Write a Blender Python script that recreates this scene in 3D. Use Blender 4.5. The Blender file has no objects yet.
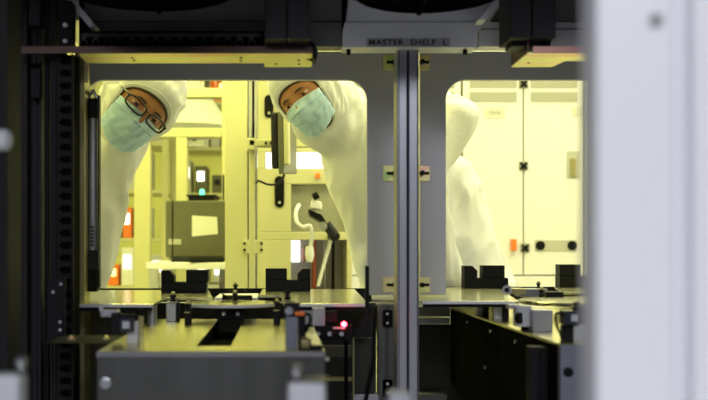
import bpy, bmesh, math, random
from math import sin, cos, pi, radians as R
from mathutils import Vector, Matrix, noise, Euler
random.seed(4)
S = bpy.context.scene
C = S.collection
F, VX, VY, CH = 900.0, 278.0, 250.0, 1.25      # focal length in pixels, vanishing point of the depth axis, camera height

def P(x, y, D):
    return Vector(((x-VX)*D/F, D, CH+(VY-y)*D/F))
def ZZ(y, D): return CH+(VY-y)*D/F
def XX(x, D): return (x-VX)*D/F

# ------------------------------------------------------------------ materials
def pr(name, col, rough=.5, metal=0, spec=None, bump=0, bscale=40, var=0, vscale=6, emit=None, estr=0, trans=0, aniso=None, sss=0):
    m = bpy.data.materials.new(name); m.use_nodes = True
    nt = m.node_tree; b = nt.nodes['Principled BSDF']
    b.inputs['Base Color'].default_value = (*col, 1)
    b.inputs['Roughness'].default_value = rough
    b.inputs['Metallic'].default_value = metal
    if spec is not None: b.inputs['Specular IOR Level'].default_value = spec
    if trans: b.inputs['Transmission Weight'].default_value = trans
    if sss:
        b.inputs['Subsurface Weight'].default_value = sss
        b.inputs['Subsurface Radius'].default_value = (.02, .008, .004)
        b.inputs['Subsurface Scale'].default_value = .5
    if emit:
        b.inputs['Emission Color'].default_value = (*emit, 1); b.inputs['Emission Strength'].default_value = estr
    tc = nt.nodes.new('ShaderNodeTexCoord')
    if var:
        n = nt.nodes.new('ShaderNodeTexNoise'); n.inputs['Scale'].default_value = vscale; n.inputs['Detail'].default_value = 4
        mp = nt.nodes.new('ShaderNodeMapping')
        if aniso: mp.inputs['Scale'].default_value = aniso
        nt.links.new(tc.outputs['Object'], mp.inputs[0]); nt.links.new(mp.outputs[0], n.inputs['Vector'])
        mx = nt.nodes.new('ShaderNodeMix'); mx.data_type = 'RGBA'
        nt.links.new(n.outputs['Fac'], mx.inputs[0])
        mx.inputs[6].default_value = (*[c*(1-var) for c in col], 1); mx.inputs[7].default_value = (*[min(1, c*(1+var)) for c in col], 1)
        nt.links.new(mx.outputs[2], b.inputs['Base Color'])
    if bump:
        n2 = nt.nodes.new('ShaderNodeTexNoise'); n2.inputs['Scale'].default_value = bscale; n2.inputs['Detail'].default_value = 5
        bp = nt.nodes.new('ShaderNodeBump'); bp.inputs['Strength'].default_value = bump; bp.inputs['Distance'].default_value = .004
        nt.links.new(tc.outputs['Object'], n2.inputs['Vector']); nt.links.new(n2.outputs['Fac'], bp.inputs['Height']); nt.links.new(bp.outputs[0], b.inputs['Normal'])
    return m

def zinc(name, scale, sat=1.0):
    m = pr(name, (.6, .5, .2), .42, .7)
    nt = m.node_tree; b = nt.nodes['Principled BSDF']
    tc = nt.nodes.new('ShaderNodeTexCoord'); n = nt.nodes.new('ShaderNodeTexNoise'); n.inputs['Scale'].default_value = scale; n.inputs['Detail'].default_value = 2
    cr = nt.nodes.new('ShaderNodeValToRGB'); e = cr.color_ramp.elements
    e[0].position = .32; e[0].color = (.55, .75, .28, 1)
    e[1].position = .68; e[1].color = (.90, .50, .42, 1)
    k = e.new(.42); k.color = (.88, .84, .36, 1)
    k = e.new(.55); k.color = (.92, .80, .42, 1)
    mp = nt.nodes.new('ShaderNodeMapping'); mp.inputs['Scale'].default_value = (.6, 5, 1) if scale < 10 else (1, 1, 1)
    nt.links.new(tc.outputs['Object'], mp.inputs[0]); nt.links.new(mp.outputs[0], n.inputs['Vector']); nt.links.new(n.outputs['Fac'], cr.inputs[0]); nt.links.new(cr.outputs[0], b.inputs['Base Color'])
    return m

M = dict(
 sheet=pr('grey_powder_coat', (.58, .58, .63), .45, .15, bump=.02, bscale=300),
 alu=pr('anodised_aluminium', (.42, .42, .47), .36, .6, var=.06, vscale=30, aniso=(30, 30, 1)),
 dalu=pr('dark_anodised_profile', (.014, .014, .016), .6, 0, spec=.12, var=.15, vscale=20, aniso=(20, 20, 1)),
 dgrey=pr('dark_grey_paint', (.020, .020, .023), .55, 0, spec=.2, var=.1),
 black=pr('black_plastic', (.0025, .0025, .003), .5, spec=.18),
 beamd=pr('mid_grey_beam_paint', (.17, .17, .175), .5, .1), ductg=pr('duct_plastic', (.045, .045, .048), .5),
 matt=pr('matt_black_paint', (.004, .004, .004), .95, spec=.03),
 olive=pr('dark_olive_panel', (.016, .016, .010), .5, .2, var=.2, vscale=4),
 beam=pr('light_grey_beam', (.74, .74, .80), .45, .1),
 steel=pr('brushed_steel', (.52, .52, .54), .25, 1, var=.08, vscale=20, aniso=(2, 60, 2)),
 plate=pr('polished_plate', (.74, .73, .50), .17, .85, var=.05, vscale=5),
 boxtop=pr('polished_drive_cover', (.70, .67, .36), .26, 1, var=.08, vscale=5),  # yellow reflection of the back room put into the base tint
 boxfr=pr('brushed_dark_steel', (.10, .10, .098), .42, .8, var=.3, vscale=9, aniso=(3, 1, .4)),
 boxbl=pr('blue_grey_panel', (.20, .21, .26), .45, .3),
 zinc=zinc('yellow_zinc_plating', 6), zincs=zinc('yellow_zinc_plating_small', 28),
 gold=pr('yellow_passivated_post', (.40, .36, .17), .32, .7, var=.15, vscale=12, aniso=(8, 8, 1)),
 white=pr('white_door_paint', (.88, .87, .93), .35),
 tape=pr('grey_label_tape', (.42, .42, .46), .35), ink=pr('black_ink', (.01, .01, .012), .5),
 suit=pr('cleanroom_fabric', (.78, .79, .82), .75, bump=.35, bscale=60, sss=.0),
 skin=pr('skin', (.36, .145, .055), .48, bump=.05, bscale=250, var=.1, vscale=25),
 mask=pr('mask_fabric', (.44, .62, .84), .75, bump=.15, bscale=180),
 mask2=pr('mask_border', (.66, .82, .90), .8),
 hair=pr('dark_hair', (.014, .009, .007), .6), eyew=pr('eye_white', (.78, .74, .70), .25), iris=pr('dark_iris', (.02, .009, .005), .1),
 frame=pr('black_glasses_frame', (.012, .010, .010), .25),
 lens=pr('spectacle_lens', (1, 1, 1), .0, trans=1), hoodrim=pr('dark_brown_rim', (.05, .026, .014), .7),
 glove=pr('white_nitrile', (.75, .77, .80), .45), boot=pr('white_boot', (.7, .7, .7), .6),
 wally=pr('yellow_tinted_wall', (.55, .56, .22), .55, var=.3, vscale=2),  # far room's saturated yellow light put into the wall colour
 wall=pr('cream_wall_paint', (.78, .78, .70), .55), wall2=pr('pale_panel', (.70, .69, .60), .5),
 cab=pr('cream_cabinet_paint', (.84, .84, .86), .5), cabs=pr('cabinet_seam', (.42, .42, .36), .6), vent=pr('vent_grey', (.52, .52, .45), .6),
 tool=pr('cream_tool_panel', (.62, .60, .36), .45), toolg=pr('grey_window_glass', (.30, .30, .24), .2),
 floor=pr('vinyl_floor', (.55, .55, .52), .3, var=.05), ceil=pr('ceiling_tile', (.8, .8, .76), .8),
 pc=pr('olive_grey_case', (.13, .13, .085), .45, var=.2, vscale=5), paper=pr('white_paper', (.85, .85, .8), .7),
 red=pr('red_plastic', (.75, .08, .02), .4), orange=pr('orange_plastic', (.95, .22, .03), .4),
 led=pr('red_led', (1, .05, .05), .3, emit=(1, .03, .05), estr=30),
 green=pr('green_led', (.1, 1, .5), .3, emit=(.1, 1, .5), estr=2.5),
 glow=pr('lit_diffuser', (1, 1, .95), .5, emit=(1, 1, .92), estr=2.2),
 yglow=pr('yellow_lamp', (1, .9, .4), .5, emit=(1, .93, .35), estr=1.6),
 wglow=pr('room_lamp_white', (1, 1, 1), .5, emit=(.95, .97, 1), estr=1.5),
 glass=pr('window_glass', (.95, 1, .97), .02, trans=1),
 yel=pr('yellow_paint', (.75, .6, .05), .5), pink=pr('pink_plastic', (.8, .45, .45), .4), redpipe=pr('red_pipe', (.55, .14, .08), .35),
 wcone=pr('white_shade', (.8, .8, .78), .5), teal=pr('navy_sensor', (.012, .014, .035), .4), sensw=pr('pale_sensor_face', (.55, .56, .6), .4),
)

# ------------------------------------------------------------------ mesh helper
class MB:
    def __init__(s): s.bm = bmesh.new()
    def box(s, a, b, rot=None, piv=None):
        a = Vector(a); b = Vector(b)
        lo = Vector((min(a.x, b.x), min(a.y, b.y), min(a.z, b.z))); hi = Vector((max(a.x, b.x), max(a.y, b.y), max(a.z, b.z)))
        vs = [s.bm.verts.new((x, y, z)) for z in (lo.z, hi.z) for y in (lo.y, hi.y) for x in (lo.x, hi.x)]
        for f in ((0, 2, 3, 1), (4, 5, 7, 6), (0, 1, 5, 4), (2, 6, 7, 3), (0, 4, 6, 2), (1, 3, 7, 5)):
            s.bm.faces.new([vs[i] for i in f])
        if rot is not None:
            p = Vector(piv) if piv is not None else (lo+hi)/2
            for v in vs: v.co = rot @ (v.co-p)+p
        return s
    def pb(s, x0, y0, x1, y1, D, d):          # a box whose front face at distance D covers this stretch, d metres deep
        a = P(x0, y0, D); b = P(x1, y1, D); b.y = D+d
        return s.box(a, b)
    def prism(s, pts, axis, a, b):            # 2D polygon extruded along an axis
        def mk(p, t):
            if axis == 'y': return (p[0], t, p[1])
            if axis == 'x': return (t, p[0], p[1])
            return (p[0], p[1], t)
        A = [s.bm.verts.new(mk(p, a)) for p in pts]; B = [s.bm.verts.new(mk(p, b)) for p in pts]
        s.bm.faces.new(A); s.bm.faces.new(B[::-1]); n = len(pts)
        for i in range(n): s.bm.faces.new((A[i], B[i], B[(i+1) % n], A[(i+1) % n]))
        return s
    def lathe(s, prof, o, ax=(0, 0, 1), n=24):  # prof: [(r, h)]
        ax = Vector(ax).normalized(); u = ax.orthogonal().normalized(); w = ax.cross(u); o = Vector(o); rings = []
        for r, h in prof:
            rings.append([s.bm.verts.new(o+ax*h+(u*cos(2*pi*i/n)+w*sin(2*pi*i/n))*max(r, 1e-5)) for i in range(n)])
        for k in range(len(rings)-1):
            for i in range(n): s.bm.faces.new((rings[k][i], rings[k][(i+1) % n], rings[k+1][(i+1) % n], rings[k+1][i]))
        s.bm.faces.new(rings[0][::-1]); s.bm.faces.new(rings[-1])
        return s
    def cyl(s, p, q, r, n=20, r2=None):
        p = Vector(p); q = Vector(q); L = (q-p).length
        return s.lathe([(r, 0), (r if r2 is None else r2, L)], p, q-p, n)
    def tube(s, pts, r, n=8, closed=False):
        pts = [Vector(p) for p in pts]; rings = []; N = len(pts); up = None
        for i, p in enumerate(pts):
            if closed: t = pts[(i+1) % N]-pts[i-1]
            else: t = pts[min(i+1, N-1)]-pts[max(i-1, 0)]
            t.normalize()
            if up is None: up = t.orthogonal().normalized()
            up = (up-t*up.dot(t)).normalized(); w = t.cross(up)
            rr = r[i] if isinstance(r, (list, tuple)) else r
            rings.append([s.bm.verts.new(p+(up*cos(2*pi*k/n)+w*sin(2*pi*k/n))*rr) for k in range(n)])
        for i in range(N if closed else N-1):
            a = rings[i]; b = rings[(i+1) % N]
            for k in range(n): s.bm.faces.new((a[k], a[(k+1) % n], b[(k+1) % n], b[k]))
        if not closed: s.bm.faces.new(rings[0][::-1]); s.bm.faces.new(rings[-1])
        return s
    def grid(s, fn, nu, nv, cu=False):
        g = [[s.bm.verts.new(fn(i/nu, j/nv)) for i in range(nu if cu else nu+1)] for j in range(nv+1)]
        for j in range(nv):
            for i in range(nu):
                i2 = (i+1) % nu if cu else i+1
                s.bm.faces.new((g[j][i], g[j][i2], g[j+1][i2], g[j+1][i]))
        return s
    def ball(s, c, r, sc=(1, 1, 1), rot=None, u=24, v=16):
        m = Matrix.Translation(Vector(c)) @ (rot.to_4x4() if rot is not None else Matrix()) @ Matrix.Diagonal((*sc, 1))
        bmesh.ops.create_uvsphere(s.bm, u_segments=u, v_segments=v, radius=r, matrix=m); return s
    def build(s, name, mat, parent=None, smooth=False, bevel=0, solid=0, label=None):
        bmesh.ops.recalc_face_normals(s.bm, faces=s.bm.faces)
        me = bpy.data.meshes.new(name)
        vs = s.bm.verts
        if parent is not None: o0 = wloc(parent)
        else:
            xs = [v.co.x for v in vs]; ys = [v.co.y for v in vs]; zs = [v.co.z for v in vs]
            o0 = Vector(((min(xs)+max(xs))/2, (min(ys)+max(ys))/2, min(zs)))
        for v in vs: v.co -= o0
        s.bm.to_mesh(me); s.bm.free()
        me.materials.append(M[mat] if isinstance(mat, str) else mat)
        if smooth:
            for p in me.polygons: p.use_smooth = True
            if smooth == 'auto':
                me.set_sharp_from_angle(angle=R(35))
        o = bpy.data.objects.new(name, me); C.objects.link(o)
        if parent is not None: o.parent = parent
        else: o.location = o0
        if solid:
            k = o.modifiers.new('s', 'SOLIDIFY'); k.thickness = solid; k.offset = 0
        if bevel:
            k = o.modifiers.new('b', 'BEVEL'); k.width = bevel; k.segments = 2; k.limit_method = 'ANGLE'; k.angle_limit = R(40); k.harden_normals = False
        if label: o['label'] = label
        return o
def wloc(o):
    v = Vector(o.location)
    while o.parent: o = o.parent; v += o.location
    return v
def tag(o, label=None, cat=None, group=None, kind=None):
    if label: o['label'] = label
    if cat: o['category'] = cat
    if group: o['group'] = group
    if kind: o['kind'] = kind
    return o
def thing(name, loc, label, cat, group=None):
    o = bpy.data.objects.new(name, None); o.empty_display_size = .02; C.objects.link(o); o.location = loc
    return tag(o, label, cat, group)
def dup(o, loc=None, label=None, parent=None):
    c = o.copy(); C.objects.link(c)
    if parent is not None: c.parent = parent
    if loc is not None: c.location = loc
    if label: c['label'] = label
    for ch in [x for x in bpy.data.objects if x.parent == o]: dup(ch, parent=c)
    return c
def text_mesh(txt, w, h, loc, mat, parent, D_off=0, name='lettering', sp=1.0):
    cu = bpy.data.curves.new('t', 'FONT'); cu.body = txt; cu.align_x = 'CENTER'; cu.size = 1; cu.extrude = .01; cu.space_character = sp; cu.offset = .03
    to = bpy.data.objects.new('t', cu); C.objects.link(to)
    bpy.context.view_layer.update()
    me = bpy.data.meshes.new_from_object(to.evaluated_get(bpy.context.evaluated_depsgraph_get()))
    bpy.data.objects.remove(to)
    xs = [v.co.x for v in me.vertices]; ys = [v.co.y for v in me.vertices]
    cx = (min(xs)+max(xs))/2; cy = (min(ys)+max(ys))/2; kx = w/(max(xs)-min(xs)); ky = h/(max(ys)-min(ys))
    o0 = wloc(parent)
    for v in me.vertices:
        v.co = Vector(((v.co.x-cx)*kx, -v.co.z*.03, (v.co.y-cy)*ky))+Vector(loc)-o0
    me.materials.clear(); me.materials.append(M[mat])
    o = bpy.data.objects.new(name, me); C.objects.link(o); o.parent = parent
    return o
def struct(o): o['kind'] = 'structure'; return o

# ================================================================== ROOMS
struct(MB().box((-4, -3.2, -.06), (4, 9.2, 0)).build('floor', 'floor'))
BX0, BX1, BY1, CZ = -3.6, 2.6, 8.6, 2.7
struct(MB().box((BX0-.1, 2.0, CZ), (BX1+.1, BY1+.1, CZ+.08)).build('ceiling', 'ceil'))
struct(MB().box((BX0, BY1, 0), (BX1, BY1+.1, CZ)).build('wall_back', 'wally'))
struct(MB().box((BX0-.1, 2.0, 0), (BX0, BY1, CZ)).build('wall_left', 'wall'))
struct(MB().box((BX1, 2.0, 0), (BX1+.1, BY1, CZ)).build('wall_right', 'wall'))
# partition carrying the tool front, on both sides of and above the window zone
w = MB(); w.box((BX0, 2.06, 0), (-.62, 2.12, CZ)); w.box((.92, 2.06, 0), (BX1, 2.12, CZ)); w.box((-.62, 2.06, ZZ(20, 2.06)), (.92, 2.12, CZ))
struct(w.build('wall_front', 'wall'))

# yellow ceiling lamps of the back room
def ceiling_lamp(loc, sx, sy, mat, power, col, label, group):
    t = thing('ceiling_lamp', loc, label, 'lamp', group)
    x, y, z = loc
    fr = MB()
    for a, b in (((x-sx/2-.02, y-sy/2-.02, z), (x+sx/2+.02, y-sy/2, z+.05)), ((x-sx/2-.02, y+sy/2, z), (x+sx/2+.02, y+sy/2+.02, z+.05)),
                 ((x-sx/2-.02, y-sy/2, z), (x-sx/2, y+sy/2, z+.05)), ((x+sx/2, y-sy/2, z), (x+sx/2+.02, y+sy/2, z+.05))): fr.box(a, b)
    fr.build('lamp_frame', 'beam', t)
    MB().box((x-sx/2, y-sy/2, z+.02), (x+sx/2, y+sy/2, z+.03)).build('diffuser', mat, t)
    L = bpy.data.lights.new('lamp_light', 'AREA'); L.shape = 'RECTANGLE'; L.size = sx; L.size_y = sy; L.energy = power; L.color = col
    lo = bpy.data.objects.new('lamp_light', L); C.objects.link(lo); lo.parent = t; lo.location = (0, 0, -.01)
    return t
YC = (.96, .95, .29)
k = 0
for x in (-1.9, -.3, 1.3):
    for y in (2.9, 4.3, 6.9):
        ceiling_lamp((x, y, CZ-.05), 1.1, .5, 'yglow', 20 if x < 1 else 23, YC if x < 1 else (1, .97, .60), 'yellow fluorescent ceiling lamp of the room behind the windows', 'yellow ceiling lamps')
# white lamps of the room the camera stands in
for x in (-.9, .9):
    ceiling_lamp((x, -2.2, CZ-.05), 1.1, 1.6, 'wglow', 60, (.93, .95, 1), 'white ceiling lamp of the room in front of the machine', 'white ceiling lamps')

# ---------------------------------------------------------------- cream cabinets on the right
def cabinet(x0, xs, x1, D, label):
    zb, zt = .06, 2.2
    t = thing('equipment_cabinet', ((XX(x0, D)+XX(x1, D))/2, D+.3, 0), label, 'cabinet')
    m = MB(); m.box((XX(x0, D), D+.02, .0), (XX(x1, D), D+.62, zt)); m.build('body', 'cabs', t)
    z1 = ZZ(275.5, D)
    for j, (a, b) in enumerate(((x0, xs), (xs, x1))):
        xa, xb = XX(a, D)+.003, XX(b, D)-.003
        d = MB().box((xa, D, z1+.003), (xb, D+.02, zt-.01)).build('door', 'cab', t, bevel=.003)
        # two vent grilles near the door's top
        for (ya, yb) in ((80, 88), (92, 102)):
            v = MB(); vx0, vx1 = xa+.03, xb-.03; za, zb_ = ZZ(yb, D), ZZ(ya-(14 if ya == 80 else 0), D)
            v.box((vx0, D-.003, za), (vx1, D+.001, zb_))
            n = int((zb_-za)/.009)
            for i in range(n): v.box((vx0+.004, D-.0055, za+.004+i*.009), (vx1-.004, D-.003, za+.008+i*.009))
            v.build('vent_grille', 'vent', d)
    MB().box((XX(x0, D)+.003, D, .08), (XX(x1, D)-.003, D+.02, z1-.003)).build('plinth_panel', 'cab', t, bevel=.002)
    return t
DC = 4.2
cab = cabinet(462.5, 523.5, 584.5, DC, 'cream two-door cabinet with black latches, seen through the right window')
for i, (x, y) in enumerate(((523.5, 84), (523.5, 166), (525, 248))):
    m = MB(); a = P(x-4.5, y-4.5, DC-.003); b = P(x+4.5, y+4.5, DC-.003); a.y = DC-.006; b.y = DC-.0005; m.box(a, b)
    l = m.build('latch_plate', 'cabs', cab)
    m = MB(); c = P(x, y, DC-.006); rr = 3.4*DC/F
    m.cyl(c, c+Vector((0, -.012, 0)), rr*.62, 16)
    for q in range(4):
        dx, dz = ((1, 1), (1, -1), (-1, 1), (-1, -1))[q]
        m.box(c+Vector((dx*rr*.3, 0, dz*rr*.3)), c+Vector((dx*rr, -.008, dz*rr)))
    m.build('latch', 'black', l)
def sign_plate(x0, y0, x1, y1, D, txt, parent):
    p = MB().pb(x0, y0, x1, y1, D-.004, .004).build('name_plate', 'wall2', parent, bevel=.001)
    if txt: text_mesh(txt, (x1-x0)*.55*D/F, (y1-y0)*.42*D/F, P((x0+x1)/2, (y0+y1)/2, D-.0045), 'cabs', p)
sign_plate(485, 108, 505, 118, DC, 'PW4', cab)
sign_plate(572, 107, 583, 116, DC, '', cab)
h = MB().pb(567, 151, 580, 178, DC-.006, .006).build('handle_plate', 'vent', cab, bevel=.002)
h2 = MB().pb(571, 158, 576, 176, DC-.02, .014).build('handle', 'gold', h, bevel=.002, label='brass-coloured handle')
h = MB().pb(535, 240, 577, 251, DC-.004, .004).build('recess_handle', 'vent', cab, bevel=.002)
for cx in (540, 572): MB().cyl(P(cx, 245.5, DC-.004), P(cx, 245.5, DC-.004)+Vector((0, -.01, 0)), 4.6*DC/F, 20).build('knob', 'black', h, smooth='auto')
b = MB().pb(512, 239, 517, 251, DC-.03, .03).build('warning_light', 'orange', cab, bevel=.004, label='orange-red light at the door edge')
cabinet(585.5, 645, 705, DC, 'cream cabinet at the right window edge, mostly behind the white door')
cabinet(340, 401, 461.5, DC, 'cream cabinet behind the leaning person and the centre post')

# ---------------------------------------------------------------- tool with panel behind second person
DT = 3.7
t = thing('process_tool', (XX(320, DT), DT+.3, 0), 'cream process machine with bright slot window, between tall panel and leaning person', 'machine')
X = lambda x: XX(x, DT); Z = lambda y: ZZ(y, DT)
XL, XR = 258, 352
m = MB()
m.box((X(XL), DT, Z(147)), (X(XR), DT+.5, 2.3))
m.build('upper_panel', 'tool', t, bevel=.004)
m = MB()
def frame_box(m, x0, y0, x1, y1, holes, D, d):   # front plate with rectangular holes (rows top to bottom, not overlapping in y)
    ys = y0
    for (a, b, c, e) in holes:
        if b > ys: m.pb(x0, ys, x1, b, D, d)
        if a > x0: m.pb(x0, b, a, e, D, d)
        if c < x1: m.pb(c, b, x1, e, D, d)
        ys = e
    if y1 > ys: m.pb(x0, ys, x1, y1, D, d)
frame_box(m, XL, 148, XR, 540, [(265, 152, 344, 168.5), (291, 184, 346, 232), (291, 240, 347, 292)], DT, .03)
m.build('front_panel', 'tool', t, bevel=.003)
m = MB(); m.box((X(XL), DT+.34, .05), (X(XR), DT+.5, Z(148))); m.build('back_panel', 'cab', t)
m = MB(); m.box((X(XL), DT+.03, .05), (X(XL)+.02, DT+.34, Z(148))); m.box((X(XR)-.02, DT+.03, .05), (X(XR), DT+.34, Z(148))); m.box((X(XL)+.02, DT+.03, Z(176)), (X(XR)-.02, DT+.34, Z(172))); m.box((X(XL)+.02, DT+.03, Z(237.5)), (X(XR)-.02, DT+.34, Z(234.5)));m.box((X(XL)+.02, DT+.03, .0), (X(XR)-.02, DT+.34, .06)); m.build('inner_shelves', 'tool', t)
MB().pb(266, 152.5, 343, 168, DT+.035, .01).build('lit_slot_window', 'glow', t, label='bright white lit slot window')
MB().pb(291.3, 240.5, 300, 262, DT+.2, .01).build('lit_strip', 'glow', t, label='bright strip inside lower opening')
MB().pb(290, 183.5, 347, 232.5, DT+.028, .006).build('grey_window', 'toolg', t)
MB().cyl(P(317.5, 176, DT), P(317.5, 176, DT)+Vector((0, -.02, 0)), .011, 16).build('indicator_lamp', 'orange', t, smooth='auto')
def oval(m, cx, y0, y1, w, D, d):
    r = w/2; pts = []
    for i in range(13): a = pi*i/12; pts.append((XX(cx+r*cos(a), D), ZZ(y0+r-r*sin(a), D)))
    for i in range(13): a = pi+pi*i/12; pts.append((XX(cx+r*cos(a), D), ZZ(y1-r-r*sin(a), D)))
    m.prism(pts, 'y', D-d, D)
for (cx, y0, y1, w_, mt) in ((269, 95, 118, 9, 'black'), (279.5, 176, 207.5, 9.5, 'black')):
    m = MB(); oval(m, cx, y0, y1, w_, DT, .006); q = m.build('oval_grip', mt, t)
    m = MB(); m.cyl(P(cx, y1-5, DT-.006), P(cx, y1-5, DT-.012), 1.4*DT/F, 12); m.build('grip_button', 'vent', q)
# things inside the lower opening
for (x, w_, mt, lab) in ((314, 5, 'redpipe', 'dark red pipe inside the cream machine behind the leaning person'), (325, 3, 'steel', 'thin grey pipe inside the cream machine beside the red pipe'), (333, 3, 'dgrey', 'dark grey pipe inside the cream machine behind the leaning person')):
    m = MB(); m.cyl(P(x, 222, DT+.14), Vector((XX(x, DT+.14), DT+.14, .06)), w_*DT/F/2*1.1, 16); tag(m.build('machine_pipe', mt, smooth='auto'), lab, 'pipe')
m = MB(); m.pb(302, 246, 309, 262, DT+.2, .08); tag(m.build('pump_box', 'pink', bevel=.01), 'pink box in the lower opening of the cream machine', 'box')
# hose looping in front of it
pts = [P(299, 205, 3.5), P(296, 212, 3.45), P(297, 222, 3.42), P(303, 227, 3.42), P(310, 226, 3.42), P(312, 236, 3.43), P(310, 250, 3.44), P(309, 262, 3.44)]
def spl(pts, n=6):
    out = []; pts = [Vector(p) for p in pts]
    for i in range(len(pts)-1):
        p0 = pts[max(i-1, 0)]; p1 = pts[i]; p2 = pts[i+1]; p3 = pts[min(i+2, len(pts)-1)]
        for k in range(n):
            s_ = k/n
            out.append(.5*((2*p1)+(p2-p0)*s_+(2*p0-5*p1+4*p2-p3)*s_**2+(3*p1-p0-3*p2+p3)*s_**3))
    out.append(pts[-1]); return out
# manipulator head (dark, next to the leaning person)
t = thing('robot_head', P(316, 238, 3.45), 'black and cream robot head with hose beside the leaning person', 'robot')
m = MB(); m.prism([(XX(309, 3.42), ZZ(209, 3.42)), (XX(322, 3.42), ZZ(215, 3.42)), (XX(334, 3.42), ZZ(236, 3.42)), (XX(322, 3.42), ZZ(222, 3.42)), (XX(310, 3.42), ZZ(215, 3.42))], 'y', 3.42, 3.56); m.build('arm', 'black', t)
m = MB(); m.prism([(XX(312, 3.41), ZZ(199, 3.41)), (XX(322, 3.41), ZZ(202, 3.41)), (XX(322, 3.41), ZZ(210, 3.41)), (XX(311, 3.41), ZZ(208, 3.41))], 'y', 3.41, 3.52); m.build('cover', 'cab', t, bevel=.006)
m = MB(); m.cyl(P(313, 197.5, 3.41), P(318, 194.5, 3.41), .014, 14); m.build('fitting', 'black', t)
m = MB(); m.lathe([(.016, 0), (.016, .03), (.009, .03), (.009, .034)], P(323, 226, 3.40), (0, 1, 0)); m.build('joint', 'steel', t, smooth='auto')
m = MB(); m.tube(spl(pts), .0075, 10); m.lathe([(.012, 0), (.018, .03), (.014, .06)], P(309.5, 262, 3.44), (0, 0, 1)); m.build('hose', 'cab', t, smooth='auto')
m = MB(); m.cyl(P(326, 224, 3.5), P(335, 236, 3.5), .02, 14); m.cyl(P(335, 236, 3.5), P(335, 236, 3.5)+Vector((0, .199, 0)), .02, 14); m.build('bracket', 'dgrey', t)
m = MB(); m.cyl(P(333, 232, 3.6)+Vector((0, 0, 0)), P(318, 286, 3.6), .007, 10); m.build('slanted_rod', 'cab', t, smooth='auto')

# tall pale panel with hinge bracket
DPn = 3.35
t = thing('tall_panel', P(237, 288, DPn), 'tall pale yellow panel post standing left of the monitor', 'panel')
t.location.z = 0
m = MB(); m.box((XX(225, DPn), DPn, 0), (XX(247.5, DPn), DPn+.12, 2.45)); m.build('panel_board', 'tool', t, bevel=.003)
m = MB(); m.box((XX(248.3, DPn), DPn+.01, 0), (XX(252, DPn), DPn+.11, 2.45)); m.box((XX(254, DPn), DPn+.03, 0), (XX(257, DPn), DPn+.11, 2.45)); m.build('edge_strip', 'steel', t, bevel=.001)
m = MB(); m.box((XX(252.3, DPn), DPn+.05, 0), (XX(253.8, DPn), DPn+.11, 2.45)); m.build('seal', 'matt', t)
br = MB().pb(243, 240, 263, 253.5, DPn-.006, .006).build('hinge_bracket', 'tool', t, bevel=.002)
for (x, y) in ((244.5, 243.5), (244.5, 250), (262 - .5, 243.5), (261.5, 250)):
    MB().cyl(P(x, y, DPn-.006), P(x, y, DPn-.010), .0055, 12).build('screw', 'dgrey', br)

# monitor seen edge-on on a swing arm
t = thing('monitor', P(284, 172, 3.2), 'slim monitor seen edge-on, hanging from an arm beside the tall panel', 'monitor')
rotm = Euler((0, R(-5), R(80))).to_matrix(); c = P(287, 139, 3.2)
hz = 35*3.2/F
m = MB(); m.box(c+Vector((-.15, -.012, -hz)), c+Vector((.15, .006, hz)), rotm, c); m.build('screen_frame', 'pc', t, bevel=.004)
m = MB(); m.box(c+Vector((-.13, .007, -hz*.85)), c+Vector((.13, .035, hz*.7)), rotm, c); m.build('rear_cover', 'dgrey', t, bevel=.008)
m = MB(); m.box(c+Vector((-.152, -.03, -hz*.75)), c+Vector((-.11, -.0125, hz*1.02)), rotm, c); m.build('side_housing', 'tool', t, bevel=.006)
m = MB(); m.pb(249, 139.5, 279, 146, 3.22, .03); m.pb(247, 138, 255, 150, 3.22, .05); a = m.build('support_arm', 'tool', t, bevel=.003)
for x in (266, 271): MB().cyl(P(x, 143, 3.22), P(x, 143, 3.216), .005, 12).build('screw', 'matt', a)
m = MB(); m.pb(249, 150, 255, 290, 3.24, .03); m.build('arm_post', 'tool', t, bevel=.003)
m = MB(); m.tube(spl([P(285, 160, 3.17), P(284.5, 170, 3.16), P(283, 178, 3.16), P(277, 184, 3.17), P(268, 184.5, 3.18), P(259, 181, 3.2), P(256, 183, 3.22)]), .0042, 8); m.build('cable', 'dgrey', t, smooth='auto')

# glazed partition and the far equipment
DG = 4.6
t = thing('door_frame', P(160, 288, DG), 'pale framed glazed partition standing behind the person with glasses', 'partition')
t.location.z = 0
def mem(x0, y0, x1, y1, nm):
    m = MB(); a = P(x0, y0, DG); b = P(x1, y1, DG+.08); b.y = DG+.08; b.x = XX(x1, DG); b.z = ZZ(y1, DG)
    if y1 >= 500: b.z = 0
    m.box(a, b); m.build(nm, 'tool', t, bevel=.003)
mem(134, 40, 150, 500, 'post'); mem(176, 137.3, 187, 500, 'post'); mem(222, 40, 236, 500, 'post'); mem(60, 40, 74, 500, 'post')
mem(150.2, 88, 221.8, 97, 'rail'); mem(150.2, 128, 221.8, 137, 'rail')
m = MB(); m.pb(151, 97.3, 221, 127.7, DG+.035, .006); m.build('glass_pane', 'glass', t)
MB().pb(187.3, 141, 205, 146, DG+.02, .03).build('blind', 'sensw', t)
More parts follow.
